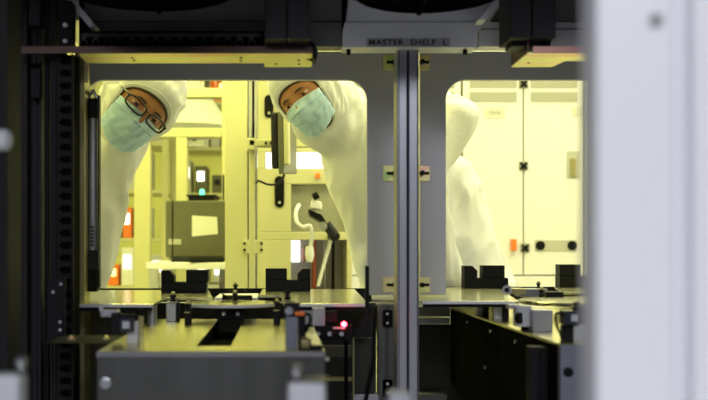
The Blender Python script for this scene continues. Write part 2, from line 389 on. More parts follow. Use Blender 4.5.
# desk with dark case
DK = 3.95
t = thing('work_table', P(190, 262, DK), 'cream work table under the dark olive case', 'table'); t.location.z = 0
zt = ZZ(262, DK)
m = MB(); m.box((XX(150, DK), DK-.12, zt-.03), (XX(232, DK), DK+.5, zt)); m.build('table_top', 'cab', t, bevel=.004)
for x in (XX(152, DK), XX(232, DK)-.05):
    for y in (DK-.1, DK+.43): MB().box((x, y, 0), (x+.04, y+.04, zt-.03)).build('leg', 'steel', t)
MB().box((XX(158, DK), DK-.05, 0.02), (XX(226, DK), DK+.4, zt-.1)).build('under_cabinet', 'cab', t)
t = thing('computer_case', P(195, 258, DK), 'dark olive case with taped paper standing on the cream table', 'case'); t.location.z = zt
m = MB(); m.box((XX(165.5, DK), DK, zt+.02), (XX(225, DK), DK+.38, ZZ(200.5, DK))); m.build('body', 'pc', t, bevel=.006)
m = MB(); m.box((XX(173, DK), DK-.06, zt), (XX(225, DK), DK+.38, zt+.02)); m.build('base', 'dgrey', t, bevel=.003)
m = MB(); m.prism([(XX(192, DK), ZZ(215.5, DK)), (XX(217, DK), ZZ(217, DK)), (XX(218, DK), ZZ(234, DK)), (XX(192, DK), ZZ(236.5, DK))], 'y', DK-.002, DK-.0005); m.build('paper_sheet', 'paper', t)
m = MB(); m.pb(168.5, 239, 181, 244.5, DK-.002, .0015); m.build('small_label', 'vent', t)
m = MB(); m.pb(172, 200, 173, 258, DK-.003, .0025); m.build('door_seam', 'matt', t)
t = thing('equipment_tray', (XX(205, DK), DK+.15, ZZ(200.5, DK)), 'thin black tray with green light on top of the dark olive case', 'tray')
m = MB(); m.box((XX(188, DK), DK+.02, ZZ(200.3, DK)), (XX(214, DK), DK+.3, ZZ(196, DK))); m.box((XX(186, DK), DK+.01, ZZ(196, DK)), (XX(216, DK), DK+.31, ZZ(194.5, DK))); m.build('tray_body', 'dgrey', t)
m = MB(); m.ball(P(202, 191.5, DK+.06), .011); m.cyl(P(202, 194.5, DK+.06), P(202, 192, DK+.06), .011, 12); m.build('green_light', 'green', t, smooth=True)
m = MB(); m.cyl(P(223.5, 200.3, DK+.05), P(223.5, 175, DK+.05), .004, 8); tag(m.build('antenna', 'dgrey'), 'thin dark rod standing on the right end of the olive case', 'rod')
m = MB(); m.box((XX(190, 3.86), 3.83, zt), (XX(223, 3.86), 3.89, zt+.012), Euler((0, 0, R(6))).to_matrix()); tag(m.build('keyboard', 'black', bevel=.002), 'dark keyboard lying on the cream table in front of the olive case', 'keyboard')

# far equipment behind the glazed partition
def rack(x0, x1, D, yt, label, seed, lamp=True):
    rnd = random.Random(seed)
    t = thing('equipment_rack', (XX((x0+x1)/2, D), D+.25, 0), label, 'rack')
    zt = ZZ(yt, D)
    for x in (XX(x0, D), XX(x1, D)-.04):
        for y in (D, D+.44): MB().box((x, y, 0), (x+.04, y+.04, zt)).build('upright', 'tool', t)
    z = .35; k = 0
    while z < zt-.02:
        MB().box((XX(x0, D)+.04, D+.01, z), (XX(x1, D)-.04, D+.47, z+.02)).build('shelf', 'tool', t); z += .32; k += 1
    return t, zt
objs = [('pump_housing', 'vent', 'grey'), ('control_box', 'cab', 'cream'), ('control_box', 'yel', 'yellow'), ('control_box', 'sensw', 'pale grey'), ('control_box', 'pc', 'olive'), ('control_box', 'orange', 'orange')]
place = ['first', 'second', 'third', 'fourth', 'fifth', 'sixth']
for ri, (x0, x1, D, yt) in enumerate(((96, 168, 6.0, 70), (172, 246, 6.3, 70))):
    nm = ('far rack seen behind the person with glasses', 'far rack seen above the dark olive case')[ri]
    t, zt = rack(x0, x1, D, yt, 'cream open shelving '+nm, ri)
    z = .35; lev = 0; rnd = random.Random(ri+7)
    hts = ['bottom', 'second', 'third', 'fourth', 'fifth', 'top', 'upper']
    while z < zt-.2:
        if z > .9:
            x = XX(x0, D)+.07; j = 0
            while x < XX(x1, D)-.13 and j < 6:
                wd = .05+rnd.random()*.06; hh = .12+rnd.random()*.15; q = objs[rnd.randrange(len(objs))]
                tt = thing(q[0], (x+wd/2, D+.2, z+.02), '%s box, %s along %s shelf of %s' % (q[2], place[j], hts[lev], ('rack behind person with glasses', 'rack above dark olive case')[ri]), 'box')
                MB().box((x, D+.06, z+.02), (x+wd, D+.3, z+.02+hh)).build('casing', q[1], tt, bevel=.006)
                if rnd.random() < .75: MB().box((x+wd*.2, D+.055, z+.02+hh*.45), (x+wd*.75, D+.06, z+.02+hh*.8)).build('lit_display', 'glow' if rnd.random() < .6 else 'yglow', tt)
                else: MB().cyl((x+wd/2, D+.06, z+.02+hh*.6), (x+wd/2, D+.03, z+.02+hh*.6), wd*.25, 14).build('dial', 'dgrey', tt)
                x += wd+.015+rnd.random()*.03; j += 1
        z += .32; lev += 1
# white cone hood and curved ducts
m = MB(); m.lathe([(.24, 0), (.235, .01), (.06, .28), (.045, .34)], P(191, 128, 5.4), (0, 0, 1), 32)
m.cyl(P(191, 128, 5.4)+Vector((0, 0, .33)), (P(191, 128, 5.4).x, 5.4, CZ), .045, 20)
tag(m.build('extractor_hood', 'wcone', smooth='auto'), 'white cone-shaped extractor hood hanging behind the glazed partition', 'hood')
c = P(222, 116, 6.0); r = .10
pts = [Vector((c.x-r, c.y, CZ))]+[c+Vector((-r*cos(a), 0, -r*sin(a))) for a in [pi*q/12 for q in range(13)]]+[Vector((c.x+r, c.y, c.z+.12))]
m = MB(); m.tube(pts, .022, 12); tag(m.build('bent_duct', 'pc', smooth='auto'), 'dull olive bent duct hanging near the top of the tall panel', 'duct')

# ================================================================== PEOPLE
def capsule(m, p0, r0, p1, r1, flat=1.0, n=20):
    p0 = Vector(p0); p1 = Vector(p1); ax = (p1-p0).normalized(); L = (p1-p0).length
    yv = Vector((0, 1, 0)); w = (yv-ax*ax.dot(yv)); w = w.normalized() if w.length > .1 else ax.orthogonal().normalized(); u = ax.cross(w)
    rings = []
    prof = [(r0*cos(a), -r0*sin(a)) for a in [pi/2*(1-i/6)*.995 for i in range(6)]]+[(r0, 0)]+[(r0+(r1-r0)*i/8, L*i/8) for i in range(1, 8)]+[(r1*cos(a), L+r1*sin(a)) for a in [pi/2*(i/6)*.995 for i in range(7)]]
    for r, h in prof: rings.append([m.bm.verts.new(p0+ax*h+(u*cos(2*pi*i/n)+w*flat*sin(2*pi*i/n))*max(r, 1e-4)) for i in range(n)])
    for k in range(len(rings)-1):
        for i in range(n): m.bm.faces.new((rings[k][i], rings[k][(i+1) % n], rings[k+1][(i+1) % n], rings[k+1][i]))
    m.bm.faces.new(rings[0][::-1]); m.bm.faces.new(rings[-1])

def remeshed(m, vox, smooth, fold=None):
    bmesh.ops.recalc_face_normals(m.bm, faces=m.bm.faces)
    me = bpy.data.meshes.new('tmp'); m.bm.to_mesh(me); o = bpy.data.objects.new('tmp', me); C.objects.link(o)
    k = o.modifiers.new('r', 'REMESH'); k.mode = 'VOXEL'; k.voxel_size = vox
    k = o.modifiers.new('s', 'SMOOTH'); k.iterations = smooth; k.factor = .6
    bpy.context.view_layer.update()
    me2 = bpy.data.meshes.new_from_object(o.evaluated_get(bpy.context.evaluated_depsgraph_get()))
    bpy.data.objects.remove(o)
    out = MB(); out.bm.free(); out.bm = bmesh.new(); out.bm.from_mesh(me2); out.bm.normal_update()
    if fold:
        for v in out.bm.verts: v.co += v.normal*fold(v.co)
    return out

def folds(amp, seed, dirv=(.3, 0, 1), f1=7, f2=18):
    d = Vector(dirv).normalized(); sv = Vector((seed*3.1, seed*1.7, 0))
    def fn(p):
        q = p-d*p.dot(d)*.68                       # stretched along the hanging direction: long folds
        w_ = noise.noise_vector(p*4+sv)*.05
        a = noise.noise(q*f1+w_*f1*1.5+sv); b = noise.noise(q*f2+w_*f2+sv*2)
        return amp*((1-abs(a)*2.4)*.8+(1-abs(b)*2.2)*.45-.5)
    return fn

def head_R(d, a=.076, b=.095, c=.118): return 1/math.sqrt((d.x/a)**2+(d.y/b)**2+(d.z/c)**2)
def skin_pt(d):
    r = head_R(d); p = d*r
    if p.z < 0:
        t_ = -p.z/.118; p.x *= 1-.28*t_**1.6; p.y *= 1-.05*t_
    if p.y < 0:
        g = lambda cx, cz, sx, sz: math.exp(-((p.x-cx)/sx)**2-((p.z-cz)/sz)**2)
        nose = g(0, -.030, .013, .016)*.024+g(0, -.006, .010, .022)*.011
        p.y -= nose
        p.y += (g(.033, 0, .017, .012)+g(-.033, 0, .017, .012))*.009
        p.y -= (g(.032, .022, .024, .008)+g(-.032, .022, .024, .008))*.003
        p.y -= (g(.045, -.028, .02, .016)+g(-.045, -.028, .02, .016))*.004      # cheekbones
        p.y -= (g(.009, -.072, .016, .006)+g(-.009, -.072, .016, .006))*.005    # lips
        p.y -= g(0, -.103, .02, .012)*.006
    return p

def person(label, centre, roll, yaw, pitch, glasses, body_caps, legs, arms, seed, ks=1.0):
    foot = Vector(((legs[0][-1].x+legs[1][-1].x)/2, (legs[0][-1].y+legs[1][-1].y)/2, 0))
    t = thing('person', foot, label, 'person')
    Rm = Matrix.Rotation(roll, 3, 'Y') @ Matrix.Rotation(yaw, 3, 'Z') @ Matrix.Rotation(pitch, 3, 'X')
    W = lambda p: Rm @ (Vector(p)*ks)+centre
    # head
    m = MB()
    def fn(u, v):
        th = pi*(1-v)*.998+.002; ph = 2*pi*u   # poles at top and bottom
        return W(skin_pt(Vector((sin(th)*sin(ph), -sin(th)*cos(ph), cos(th)))))
    m.grid(fn, 128, 96, cu=True)
    for s_ in (-1, 1):     # ears
        m.ball(W((s_*.078, .008, -.012)), .03, (.3, .6, 1), Rm)
    # lids
    for s_ in (-1, 1):
        ec = Vector((s_*.0325, -.0725, 0)); rl = .0136
        for sg in (1, -1):
            def lid(u, v, sg=sg, ec=ec, s_=s_):
                az = R(-78+156*u); e0 = R(13 if sg > 0 else 11)*max(cos(az*1.12), 0)*sg + R(4)*s_*sin(az)
                el = e0+(R(85)*sg-e0)*v
                return W(ec+Vector((sin(az)*cos(el), -cos(az)*cos(el), sin(el)))*(rl+.0006*(1-v)))
            m.grid(lid, 20, 10)
    m.build('head', 'skin', t, smooth=True)
    # neck joins the coverall
    # eyes
    for s_ in (-1, 1):
        ec = Vector((s_*.0325, -.0725, 0))
        m = MB(); m.ball(W(ec), .0128, u=24, v=16); e = m.build('eye', 'eyew', t, smooth=True)
        m = MB(); dv = Vector((-.0*s_, -1, 0)).normalized(); m.lathe([(.0064, .0112), (.0062, .0119), (.004, .0127), (.0005, .0131)], W(ec), Rm @ dv, 20); m.build('iris', 'iris', e, smooth=True)
        # eyebrow
        m = MB(); pts = []
        for i in range(9):
            q = i/8; x = s_*(.016+.034*q); z = .017+.006*sin(q*pi*.8)-.004*q; d = Vector((x, -.09, z)).normalized(); pp = skin_pt(d); pts.append(W(pp+Vector((0, -.0004, 0))))
        m.tube(pts, [.0008+.0020*sin(pi*min(1, (i+1.2)/9.5)) for i in range(9)], 6); m.build('eyebrow', 'hair', t, smooth=True)
    # face mask
    def mk(u, v):
        az = R(-60+120*u); zc = abs(sin(az)); c_ = cos(az)
        ztop = -.006-.012*zc**1.5; zbot = -.126+.034*zc**2
        z = ztop+(zbot-ztop)*v
        t_ = max(0, -z-.02)/.11
        rx = .0805*(1-.20*t_**2); ry = .109*(1-.14*t_**2)+.016*math.exp(-((z+.045)/.03)**2)*math.exp(-(az/.45)**2)
        if v < .12: ry -= .002
        pl = .0042*(((v*4.2) % 1.0)-.5)*min(1, max(0, (v-.12)*8))*min(1, max(0, (.95-v)*8))
        wr = noise.noise(Vector((u*9, v*6+u*4, seed)))*.008*c_
        return W(Vector(((rx+pl)*sin(az), -(ry+pl+wr)*cos(az)+.002, z)))
    m = MB(); m.grid(mk, 56, 60); mo = m.build('face_mask', 'mask', t, smooth=True, solid=.0015)
    for nm, vv in (('mask_edge', .004), ('mask_edge', .09), ('mask_edge', .985)):
        m = MB(); m.tube([mk(i/40, vv) for i in range(41)], .0012, 6); m.build(nm, 'mask2', mo, smooth=True)
    for s_ in (0, 1):
        m = MB(); a = Rm.inverted() @ (mk(s_, .02)-centre)/ks; b = Rm.inverted() @ (mk(s_, .95)-centre)/ks; sx = -1 if s_ == 0 else 1
        m.tube([W(q) for q in spl([a, Vector((sx*.088, -.005, -.012)), Vector((sx*.090, .02, -.01)), Vector((sx*.084, .0, -.05)), b])], .0012, 6); m.build('ear_loop', 'paper', mo, smooth=True)
    # hood
    def th0(ph):          # ph: 0 = top, pi/2 = +x side
        c_ = cos(ph); 
        b_ = 29 if c_ > 0 else 86
        return R(1/math.sqrt((sin(ph)/60)**2+(c_/b_)**2))
    fh = folds(.014, seed, (.1, .6, 1), 11, 26)
    def hood(u, v):
        ph = 2*pi*u; t0 = th0(ph); th = t0+(pi-.02-t0)*v
        d = Vector((sin(th)*sin(ph), -cos(th), sin(th)*cos(ph)))
        r1 = skin_pt(d).length+.004
        e_ = min(1, v/.16)
        rb = head_R(d, .096, .120, .138)
        if d.z < -.2 and d.y > 0: rb += .03*(-d.z-.2)*d.y
        if d.y < 0 and d.z < 0: rb -= .016*min(1, -d.z*2)*(-d.y)
        rb += .009*(1/(1+math.exp(-(v-.30)*60)))*(1 if d.y > -.3 or d.z > -.2 else .3)-.004
        r_ = r1+(rb-r1)*math.sin(e_*pi/2)
        p = d*r_
        p += d*fh(p*1.2)*min(1, v*4)
        # crown seam ridge
        p += d*.008*math.exp(-(p.x/.005)**2)*min(1, v*4)*(1 if d.z > 0 else 0)
        p += d*.009*math.exp(-((p.y-.012)/.005)**2)*min(1, v*4)
        return W(p)
    m = MB(); m.grid(hood, 128, 60, cu=True); ho = m.build('hood', 'suit', t, smooth=True, solid=.0015)
    m = MB(); m.tube([W((lambda d: d*(skin_pt(d).length+.0022))(Vector((sin(th0(q)-.03)*sin(q), -cos(th0(q)-.03), sin(th0(q)-.03)*cos(q))))) for q in [2*pi*i/80 for i in range(80)]], .0028, 8, closed=True)
    m.build('hood_rim_line', 'hoodrim', ho, smooth=True)  # dark brown tube tracing the face opening
    m = MB(); m.tube([hood(i/80, .035) for i in range(80)], .0024, 8, closed=True); m.build('hood_hem', 'suit', ho, smooth=True)
    if glasses:
        g = None
        for s_ in (-1, 1):
            pts = []
            for i in range(48):
                a = 2*pi*i/48; ex = 3.2
                x = .0290*math.copysign(abs(cos(a))**(2/ex), cos(a)); z = .0155*math.copysign(abs(sin(a))**(2/ex), sin(a))
                z -= .0; X_ = s_*.036+x
                pts.append(W((X_, -.112+abs(X_)**2*4.2, z-.003)))
            m = MB(); m.tube(pts, .0026, 8, closed=True)
            if s_ < 0:
                m.tube([W((x, -.112-.001, .004-.003*(x/.01)**2*.3+.001)) for x in (-.0095, -.005, 0, .005, .0095)], .0018, 8)
            q = m.build('glasses_frame', 'frame', t, smooth=True)
            m = MB(); c0 = W((s_*.036, -.1115+.036**2*4.2, -.003)); m.bm.faces.new([m.bm.verts.new(p+(c0-p)*.04) for p in pts]); m.build('lens', 'lens', q, solid=.0008)
            m = MB(); m.tube([W((s_*.0635, -.095, .006)), W((s_*.070, -.085, .006)), W((s_*.079, -.05, .004)), W((s_*.083, .0, -.002))], .002, 8); m.ball(W((s_*.066, -.092, .005)), .004); m.build('temple_arm', 'frame', q, smooth=True)
    # coverall
    m = MB()
    for cc in body_caps: capsule(m, *cc)
    for L in legs:
        capsule(m, L[0], .115, L[1], .085); capsule(m, L[1], .085, L[2]+Vector((0, 0, .16)), .062)
    for A in arms:
        capsule(m, A[0], .078, A[1], .06); capsule(m, A[1], .06, A[2], .045)
    mm = remeshed(m, .011, 14, folds(.021, seed, (.25, 0, 1), 6, 17))
    mm.build('coverall', 'suit', t, smooth=True)
    for L in legs:
        m = MB(); f = L[2]; capsule(m, f+Vector((0, 0, .2)), .072, f+Vector((0, 0, .07)), .058); capsule(m, f+Vector((0, .03, .052)), .05, f+Vector((0, -.15, .042)), .040)
        mm = remeshed(m, .01, 6); 
        for v in mm.bm.verts: v.co.z = max(v.co.z, .002)
        mm.build('boot', 'boot', t, smooth=True)
    for A in arms:      # gloved hands, fingers slightly curled
        m = MB(); wv = A[2]; fw = (A[2]-A[1]).normalized(); dn = Vector((0, 0, -1)); dn = (dn-fw*dn.dot(fw)).normalized(); sd = fw.cross(dn)
        capsule(m, wv, .032, wv+fw*.03, .03); 
        for i, (off, L_) in enumerate(((-.030, .068), (-.010, .078), (.010, .074), (.029, .058))):
            a = wv+fw*.04+sd*off*.6; b = wv+fw*.10+sd*off; capsule(m, a, .014, b, .0115)
            c1 = b+(fw*.85+dn*.5).normalized()*L_*.5; c2 = c1+(fw*.4+dn*.9).normalized()*L_*.5
            capsule(m, b, .0095, c1, .0085); capsule(m, c1, .0085, c2, .007)
        a = wv+fw*.045-sd*.02; b = a+(fw*.6-sd*.8).normalized()*.045; c1 = b+(fw*.9-sd*.2+dn*.3).normalized()*.03
        capsule(m, a, .014, b, .011); capsule(m, b, .011, c1, .009)
        remeshed(m, .0035, 4).build('glove', 'glove', t, smooth=True)
    return t

# person 1: head tilted to the right, with glasses, at the left window
c1 = P(140.5, 105.5, 2.45)
d = 2.58
person('person in white hood with glasses and blue mask at the left window edge', c1, R(43.5), R(27), R(3), True,
    [(P(122, 138, d), .075, P(96, 172, d), .095, .9), (P(52, 190, d), .085, P(97, 190, d), .088, .9), (P(75, 205, d), .14, P(52, 330, d+.1), .125, .75), (P(52, 330, d+.1), .14, P(48, 400, d+.15), .15, .8)],
    [[P(70, 410, d+.15), P(64, 520, d+.1), Vector((-.62, d+.15, 0))], [P(30, 410, d+.15), P(22, 520, d+.1), Vector((-.82, d+.15, 0))]],
    [[P(98, 195, d), P(82, 290, d+.02), P(90, 375, d-.02)], [P(45, 195, d), P(18, 290, d+.05), P(5, 380, d)]], 1.3, 1.0)
# person 2: leaning far over with the head tilted to the left
c2 = P(305, 95.5, 2.66)
d = 2.80
person('person in white coverall and blue mask, without glasses, leaning behind the centre post', c2, R(-39), R(-29), R(2), False,
    [(P(318, 122, d-.06), .085, P(365, 140, d), .115, .9), (P(352, 160, d), .09, P(425, 115, d), .095, .9), (P(425, 110, d-.05), .085, P(448, 120, d-.13), .084, 1), (P(448, 121, d-.13), .082, P(415, 172, d-.22), .06, 1), (P(395, 165, d), .165, P(420, 250, d+.03), .20, .75),
     (P(428, 200, d+.04), .165, P(448, 300, d+.06), .21, .75), (P(345, 105, d-.04), .085, P(372, 135, d), .11, .85)],
    [[P(468, 330, d+.1), P(470, 480, d+.02), Vector((.68, d+.1, 0))], [P(412, 330, d+.1), P(405, 480, d+.02), Vector((.38, d+.1, 0))]],
    [[P(350, 168, d-.02), P(368, 262, d-.06), P(398, 330, d-.1)], [P(415, 172, d-.22), P(425, 200, d-.22), P(452, 300, d-.18)]], 2.6, .95)

# ================================================================== MACHINE FRONT
DS = 1.98          # window sheet
def rounded_portal(x0, x1, y0, y1, wx0, wx1, wy, r, D):
    T = lambda x, y: (XX(x, D), ZZ(y, D)); pts = [T(x0, y1), T(x0, y0), T(x1, y0), T(x1, y1)]
    if wx1 < x1-.5:
        pts.append(T(wx1, y1))
        pts += [T(wx1-r+r*cos(a), wy+r-r*sin(a)) for a in [pi/2*i/10 for i in range(11)]]
    else: pts[-1] = T(x1, wy)
    pts += [T(wx0+r-r*sin(a), wy+r-r*cos(a)) for a in [pi/2*i/10 for i in range(11)]]
    pts.append(T(wx0, y1)); return pts
tL = thing('window_panel', P(380, 295, DS), 'grey sheet panel around the left window with rounded corners', 'panel')
MB().prism(rounded_portal(76, 394.5, 51.5, 295, 85, 367, 80, 20, DS), 'y', DS, DS+.012).build('sheet', 'sheet', tL, bevel=.001)
tR = thing('window_panel', P(433, 295, DS), 'grey sheet panel around the right window, right of the centre post', 'panel')
MB().prism(rounded_portal(420, 680, 51.5, 295, 446, 640, 80, 20, DS), 'y', DS, DS+.012).build('sheet', 'sheet', tR, bevel=.001)
# glazing behind the sheets (clear)
for par, xa, xb, sd in ((tL, 383, 396.5, -1), (tR, 419.5, 430, 1)):
    for (ya, yb) in ((55, 70), (165.5, 181), (277, 292.5)):
        q = MB().pb(xa, ya, xb, yb, DS-.005, .005).build('latch_plate', 'zincs', par, bevel=.0006)
        ym = (ya+yb)/2; xm = 394 if sd < 0 else 421.5
        m = MB(); c = P(xm, ym, DS-.005)
        m.cyl(c, c+Vector((0, -.014, 0)), .0052, 16); m.cyl(c+Vector((sd*.004, -.004, 0)), c+Vector((sd*.016, -.004, 0)), .003, 10)
        m.build('knob', 'black', q, smooth='auto')
        m = MB(); c = P(xm+sd*6, ym, DS-.005); m.cyl(c, c+Vector((0, -.003, 0)), .003, 10); m.build('screw', 'redpipe' , q)

# profile cross-section builder (T-slot) along z
def profile_z(m, x0, x1, y0, y1, z0, z1, nslots=1, slot=.0055, dep=.006):
    # front face at y0 gets slots
    w = x1-x0; pts = [(x0, y1), (x0, y0)]
    for i in range(nslots):
        c = x0+w*(i+.5)/nslots
        pts += [(c-slot/2, y0), (c-slot/2, y0+dep*.4), (c-slot, y0+dep*.4), (c-slot, y0+dep), (c+slot, y0+dep), (c+slot, y0+dep*.4), (c+slot/2, y0+dep*.4), (c+slot/2, y0)]
    pts += [(x1, y0), (x1, y1)]
    m.prism(pts, 'z', z0, z1)
DM = 1.74
t = thing('centre_post', P(408, 400, DM), 'upright twin grey aluminium profile post between the two windows', 'post'); t.location.z = 0
zt = ZZ(49.2, DM)
for (xa, xb) in ((397, 407.2), (408.9, 419)):
    m = MB(); x0, x1 = XX(xa, DM), XX(xb, DM)
    m.prism([(x0, DM+.05), (x0, DM+.002), (x0+.0015, DM), (x1-.0015, DM), (x1, DM+.002), (x1, DM+.05)], 'z', 0, zt)
    e = m.build('profile', 'alu', t, bevel=.0006)
m = MB(); m.box((XX(407.3, DM), DM+.012, 0), (XX(408.8, DM), DM+.05, zt)); m.build('slot_seal', 'matt', t)
for xx in (399, 417.4):
    m = MB(); m.box((XX(xx, DM)-.0008, DM-.0006, 0.01), (XX(xx, DM)+.0008, DM+.001, zt-.002)); m.build('groove_line', 'dgrey', t)

# ---- header beam with label
DH = 1.72
t = thing('header_beam', P(410, 47.5, DH), 'light grey header beam piece above the centre post carrying the black lettering', 'beam')
T = lambda x, y: (XX(x, DH), ZZ(y, DH))
MB().prism([T(342.5, 47.5), T(342.5, 32), T(344.5, 22), T(488, 22), T(478, 32), T(477.5, 47.5)], 'y', DH, DH+.05).build('face', 'beam', t, bevel=.001)
MB().prism([T(346, 21.3), T(351, -20), T(520, -20), T(490, 21.3)], 'y', DH+.004, DH+.05).build('upper_face', 'beam', t, bevel=.001)
lt = MB().pb(366.5, 38, 450, 46.8, DH-.0008, .0007).build('label_tape', 'tape', t)
text_mesh('MASTER  SHELF  L', 78*DH/F, 5.9*DH/F, P(408, 42.3, DH-.0009), 'ink', lt, sp=1.15)
for i, xx in enumerate((347.5, 464)):
    c = thing('panel_clip', P(xx, 51, DH+.03), ('small white clip on the left end of the lettered header', 'small white clip on the right end of the lettered header')[i], 'clip', 'header clips')
    MB().pb(xx-4.5, 47.7, xx+4.5, 51, DH+.025, .02).build('clip_body', 'sensw', c, bevel=.001)
    MB().cyl(P(xx+1, 47.7, DH+.018), P(xx+1, 55, DH+.018), .004, 12).build('pin', 'black', c)
# long side header beams
for (x0, x1, lab) in ((90, 341.8, 'long grey header beam above the left window'), (479, 680, 'grey header beam above the right window')):
    t = thing('side_beam', P((x0+x1)/2, 47, DH+.03), lab, 'beam')
    D = DH+.02
    MB().pb(x0, 22, x1, 46.5, D, .04).build('lower_face', 'beam' if x0 > 300 else 'beamd', t, bevel=.001)
    MB().pb(x0 if x0 > 300 else 84, -25, x1, 21, D+.008, .035).build('upper_face', 'beamd', t, bevel=.001)
    MB().pb(x0, 28.5, x1 if x0 > 300 else 232, 29.5, D-.003, .003).build('ridge', 'beamd', t)
# slanted gusset at upper left
t = thing('gusset_bar', P(78, 10, 1.7), 'slanting grey gusset bar at the upper left corner', 'bar')
MB().prism([(XX(60, 1.66), ZZ(-8, 1.66)), (XX(68, 1.66), ZZ(-8, 1.66)), (XX(93, 1.66), ZZ(22, 1.66)), (XX(93, 1.66), ZZ(27, 1.66)), (XX(89, 1.66), ZZ(27, 1.66))], 'y', 1.66, 1.72).build('bar', 'beam', t, bevel=.0015)
tag(MB().prism([(XX(478, 1.66), ZZ(20, 1.66)), (XX(486, 1.66), ZZ(20, 1.66)), (XX(512, 1.66), ZZ(-8, 1.66)), (XX(500, 1.66), ZZ(-8, 1.66))], 'y', 1.66, 1.70).build('gusset_bar', 'beam', bevel=.0015), 'slanting grey gusset bar right of the lettered header', 'bar')

# ---- cable ducts
def duct_h(x0, x1, y0, y1, D, pitch, label):
    t = thing('cable_duct', P((x0+x1)/2, y1, D), label, 'cable duct')
    m = MB(); z0, z1 = ZZ(y1, D), ZZ(y0, D); m.box((XX(x0, D), D+.003, z0), (XX(x1, D), D+.035, z1)); m.box((XX(x0, D), D-.001, z1-.004), (XX(x1, D), D+.004, z1)); m.build('trough', 'matt', t)
    m = MB(); x = x0+1
    while x < x1-4:
        m.box((XX(x, D), D, z0+.0015), (XX(x+pitch*.42, D), D+.0035, z1-.004)); m.box((XX(x+pitch*.42, D), D, z1-.011), (XX(x+pitch, D), D+.0035, z1-.004))
        m.box((XX(x, D)-.0022, D, z0+.0015), (XX(x+pitch*.42, D)+.0022, D+.0035, z0+.009)); x += pitch
    m.build('slotted_wall', 'ductg', t)
duct_h(80, 264, 31, 45.5, 1.66, 12, 'black horizontal slotted cable duct above the left zinc rail')
D = 1.62
t = thing('cable_duct', P(65, 400, D), 'black upright slotted cable duct left of the left window', 'cable duct'); t.location.z = .5
z0, z1 = .5, ZZ(54, D)
MB().box((XX(56.5, D), D+.004, z0), (XX(73.5, D), D+.05, z1)).build('trough', 'matt', t)
m = MB(); m.box((XX(56.5, D), D, z0), (XX(59, D), D+.004, z1)); m.box((XX(71, D), D, z0), (XX(73.5, D), D+.004, z1))
y = 57.5
while ZZ(y, D) > z0:
    m.box((XX(59, D), D, ZZ(y+7, D)), (XX(71, D), D+.004, ZZ(y+12.3, D))); m.box((XX(59, D), D, ZZ(y-.1, D)), (XX(61.5, D), D+.004, ZZ(y+2, D))); m.box((XX(59, D), D, ZZ(y+5, D)), (XX(61.5, D), D+.004, ZZ(y+7, D)))
    y += 12.3
m.build('slotted_wall', 'dalu', t)

# ---- zinc rails
t = thing('zinc_rail', P(190, 53, 1.63), 'long iridescent yellow zinc-plated rail across the left window top', 'rail')
zb = ZZ(53.3, 1.60); zt = ZZ(46.3, 1.60)
# underside plate + front lip
MB().prism([(XX(77, 1.6), 1.602), (XX(312.5, 1.6), 1.602), (XX(311.7, 1.72)+.0, 1.72), (XX(264.5, 1.72), 1.72), (XX(264.5, 1.72), 1.685), (XX(87, 1.685), 1.685), (XX(77, 1.6), 1.66)], 'z', zb, zb+.002).build('underside_plate', 'zinc', t)
MB().box((XX(15, 1.6), 1.600, zb), (XX(312.5, 1.6), 1.602, zt)).build('front_lip', pr('dark_iridescent_zinc', (.055, .028, .02), .4, .5, var=.7, vscale=3), t)
for (x, y, dd) in ((132, 57.5, 1.64), (134, 60, 1.66), (241, 57.5, 1.64), (241, 60.5, 1.66), (276, 63.5, 1.69), (299, 60, 1.67), (299, 64, 1.69)):
    c = Vector((XX(x, dd), 1.6+(dd-1.6)*1, zb)); c.y = F*(zb-CH)/(VY-y); c.x = XX(x, c.y); MB().cyl(c, c+Vector((0, 0, -.0015)), .0024, 10).build('screw', 'dgrey', t)
t = thing('zinc_rail', P(560, 53, 1.63), 'short iridescent yellow zinc-plated bracket rail above the right window', 'rail')
MB().prism([(XX(528, 1.6), 1.602), (XX(700, 1.6), 1.602), (XX(700, 1.6), 1.665), (XX(565, 1.665), 1.665), (XX(552, 1.72), 1.72), (XX(511, 1.72), 1.72)], 'z', zb, zb+.002).build('underside_plate', 'zinc', t)
MB().box((XX(533, 1.6), 1.600, zb), (XX(700, 1.6), 1.602, zt)).build('front_lip', pr('pink_green_zinc', (.30, .16, .14), .3, .7, var=.8, vscale=2), t)
MB().prism([(XX(528, 1.6), 1.602), (XX(528, 1.6)+.002, 1.602), (XX(511, 1.72)+.002, 1.72), (XX(511, 1.72), 1.72)], 'z', zb+.002, zb+.045).build('end_face', pr('purple_zinc', (.12, .05, .06), .4, .6, var=.5, vscale=20), t)
c = Vector((XX(527, 1.69), 1.68, zb)); MB().cyl(c, c+Vector((0, 0, -.0015)), .0026, 10).build('screw', 'redpipe', t)
# black columns and rounded boots above
def column(x0, x1, yb, D, label, split):
    t = thing('black_column', P((x0+x1)/2, yb, D), label, 'column')
    z0 = ZZ(yb, D); z1 = ZZ(-40, D)
    MB().box((XX(x0, D), D, z0), (XX(split, D)-.0008, D+.08, z1)).build('cover', 'dgrey', t, bevel=.002)
    MB().box((XX(split, D)+.0008, D, z0), (XX(x1, D), D+.08, z1)).build('cover', 'dgrey', t, bevel=.002)
    return t
t = column(265, 310, 39, 1.56, 'black column hanging at the top, right end of the long zinc rail', 287)
m = MB(); pts = [(XX(266, 1.6), ZZ(39, 1.6)), (XX(266, 1.6), ZZ(46, 1.6)), (XX(312.7, 1.6), ZZ(46, 1.6))]
pts += [(XX(310+8*cos(a), 1.6), ZZ(50-10.5*sin(a), 1.6)) for a in [-pi/2+pi*i/10 for i in range(11)]]
pts[3:3] = [(XX(312.7, 1.6), ZZ(53.2, 1.6))]
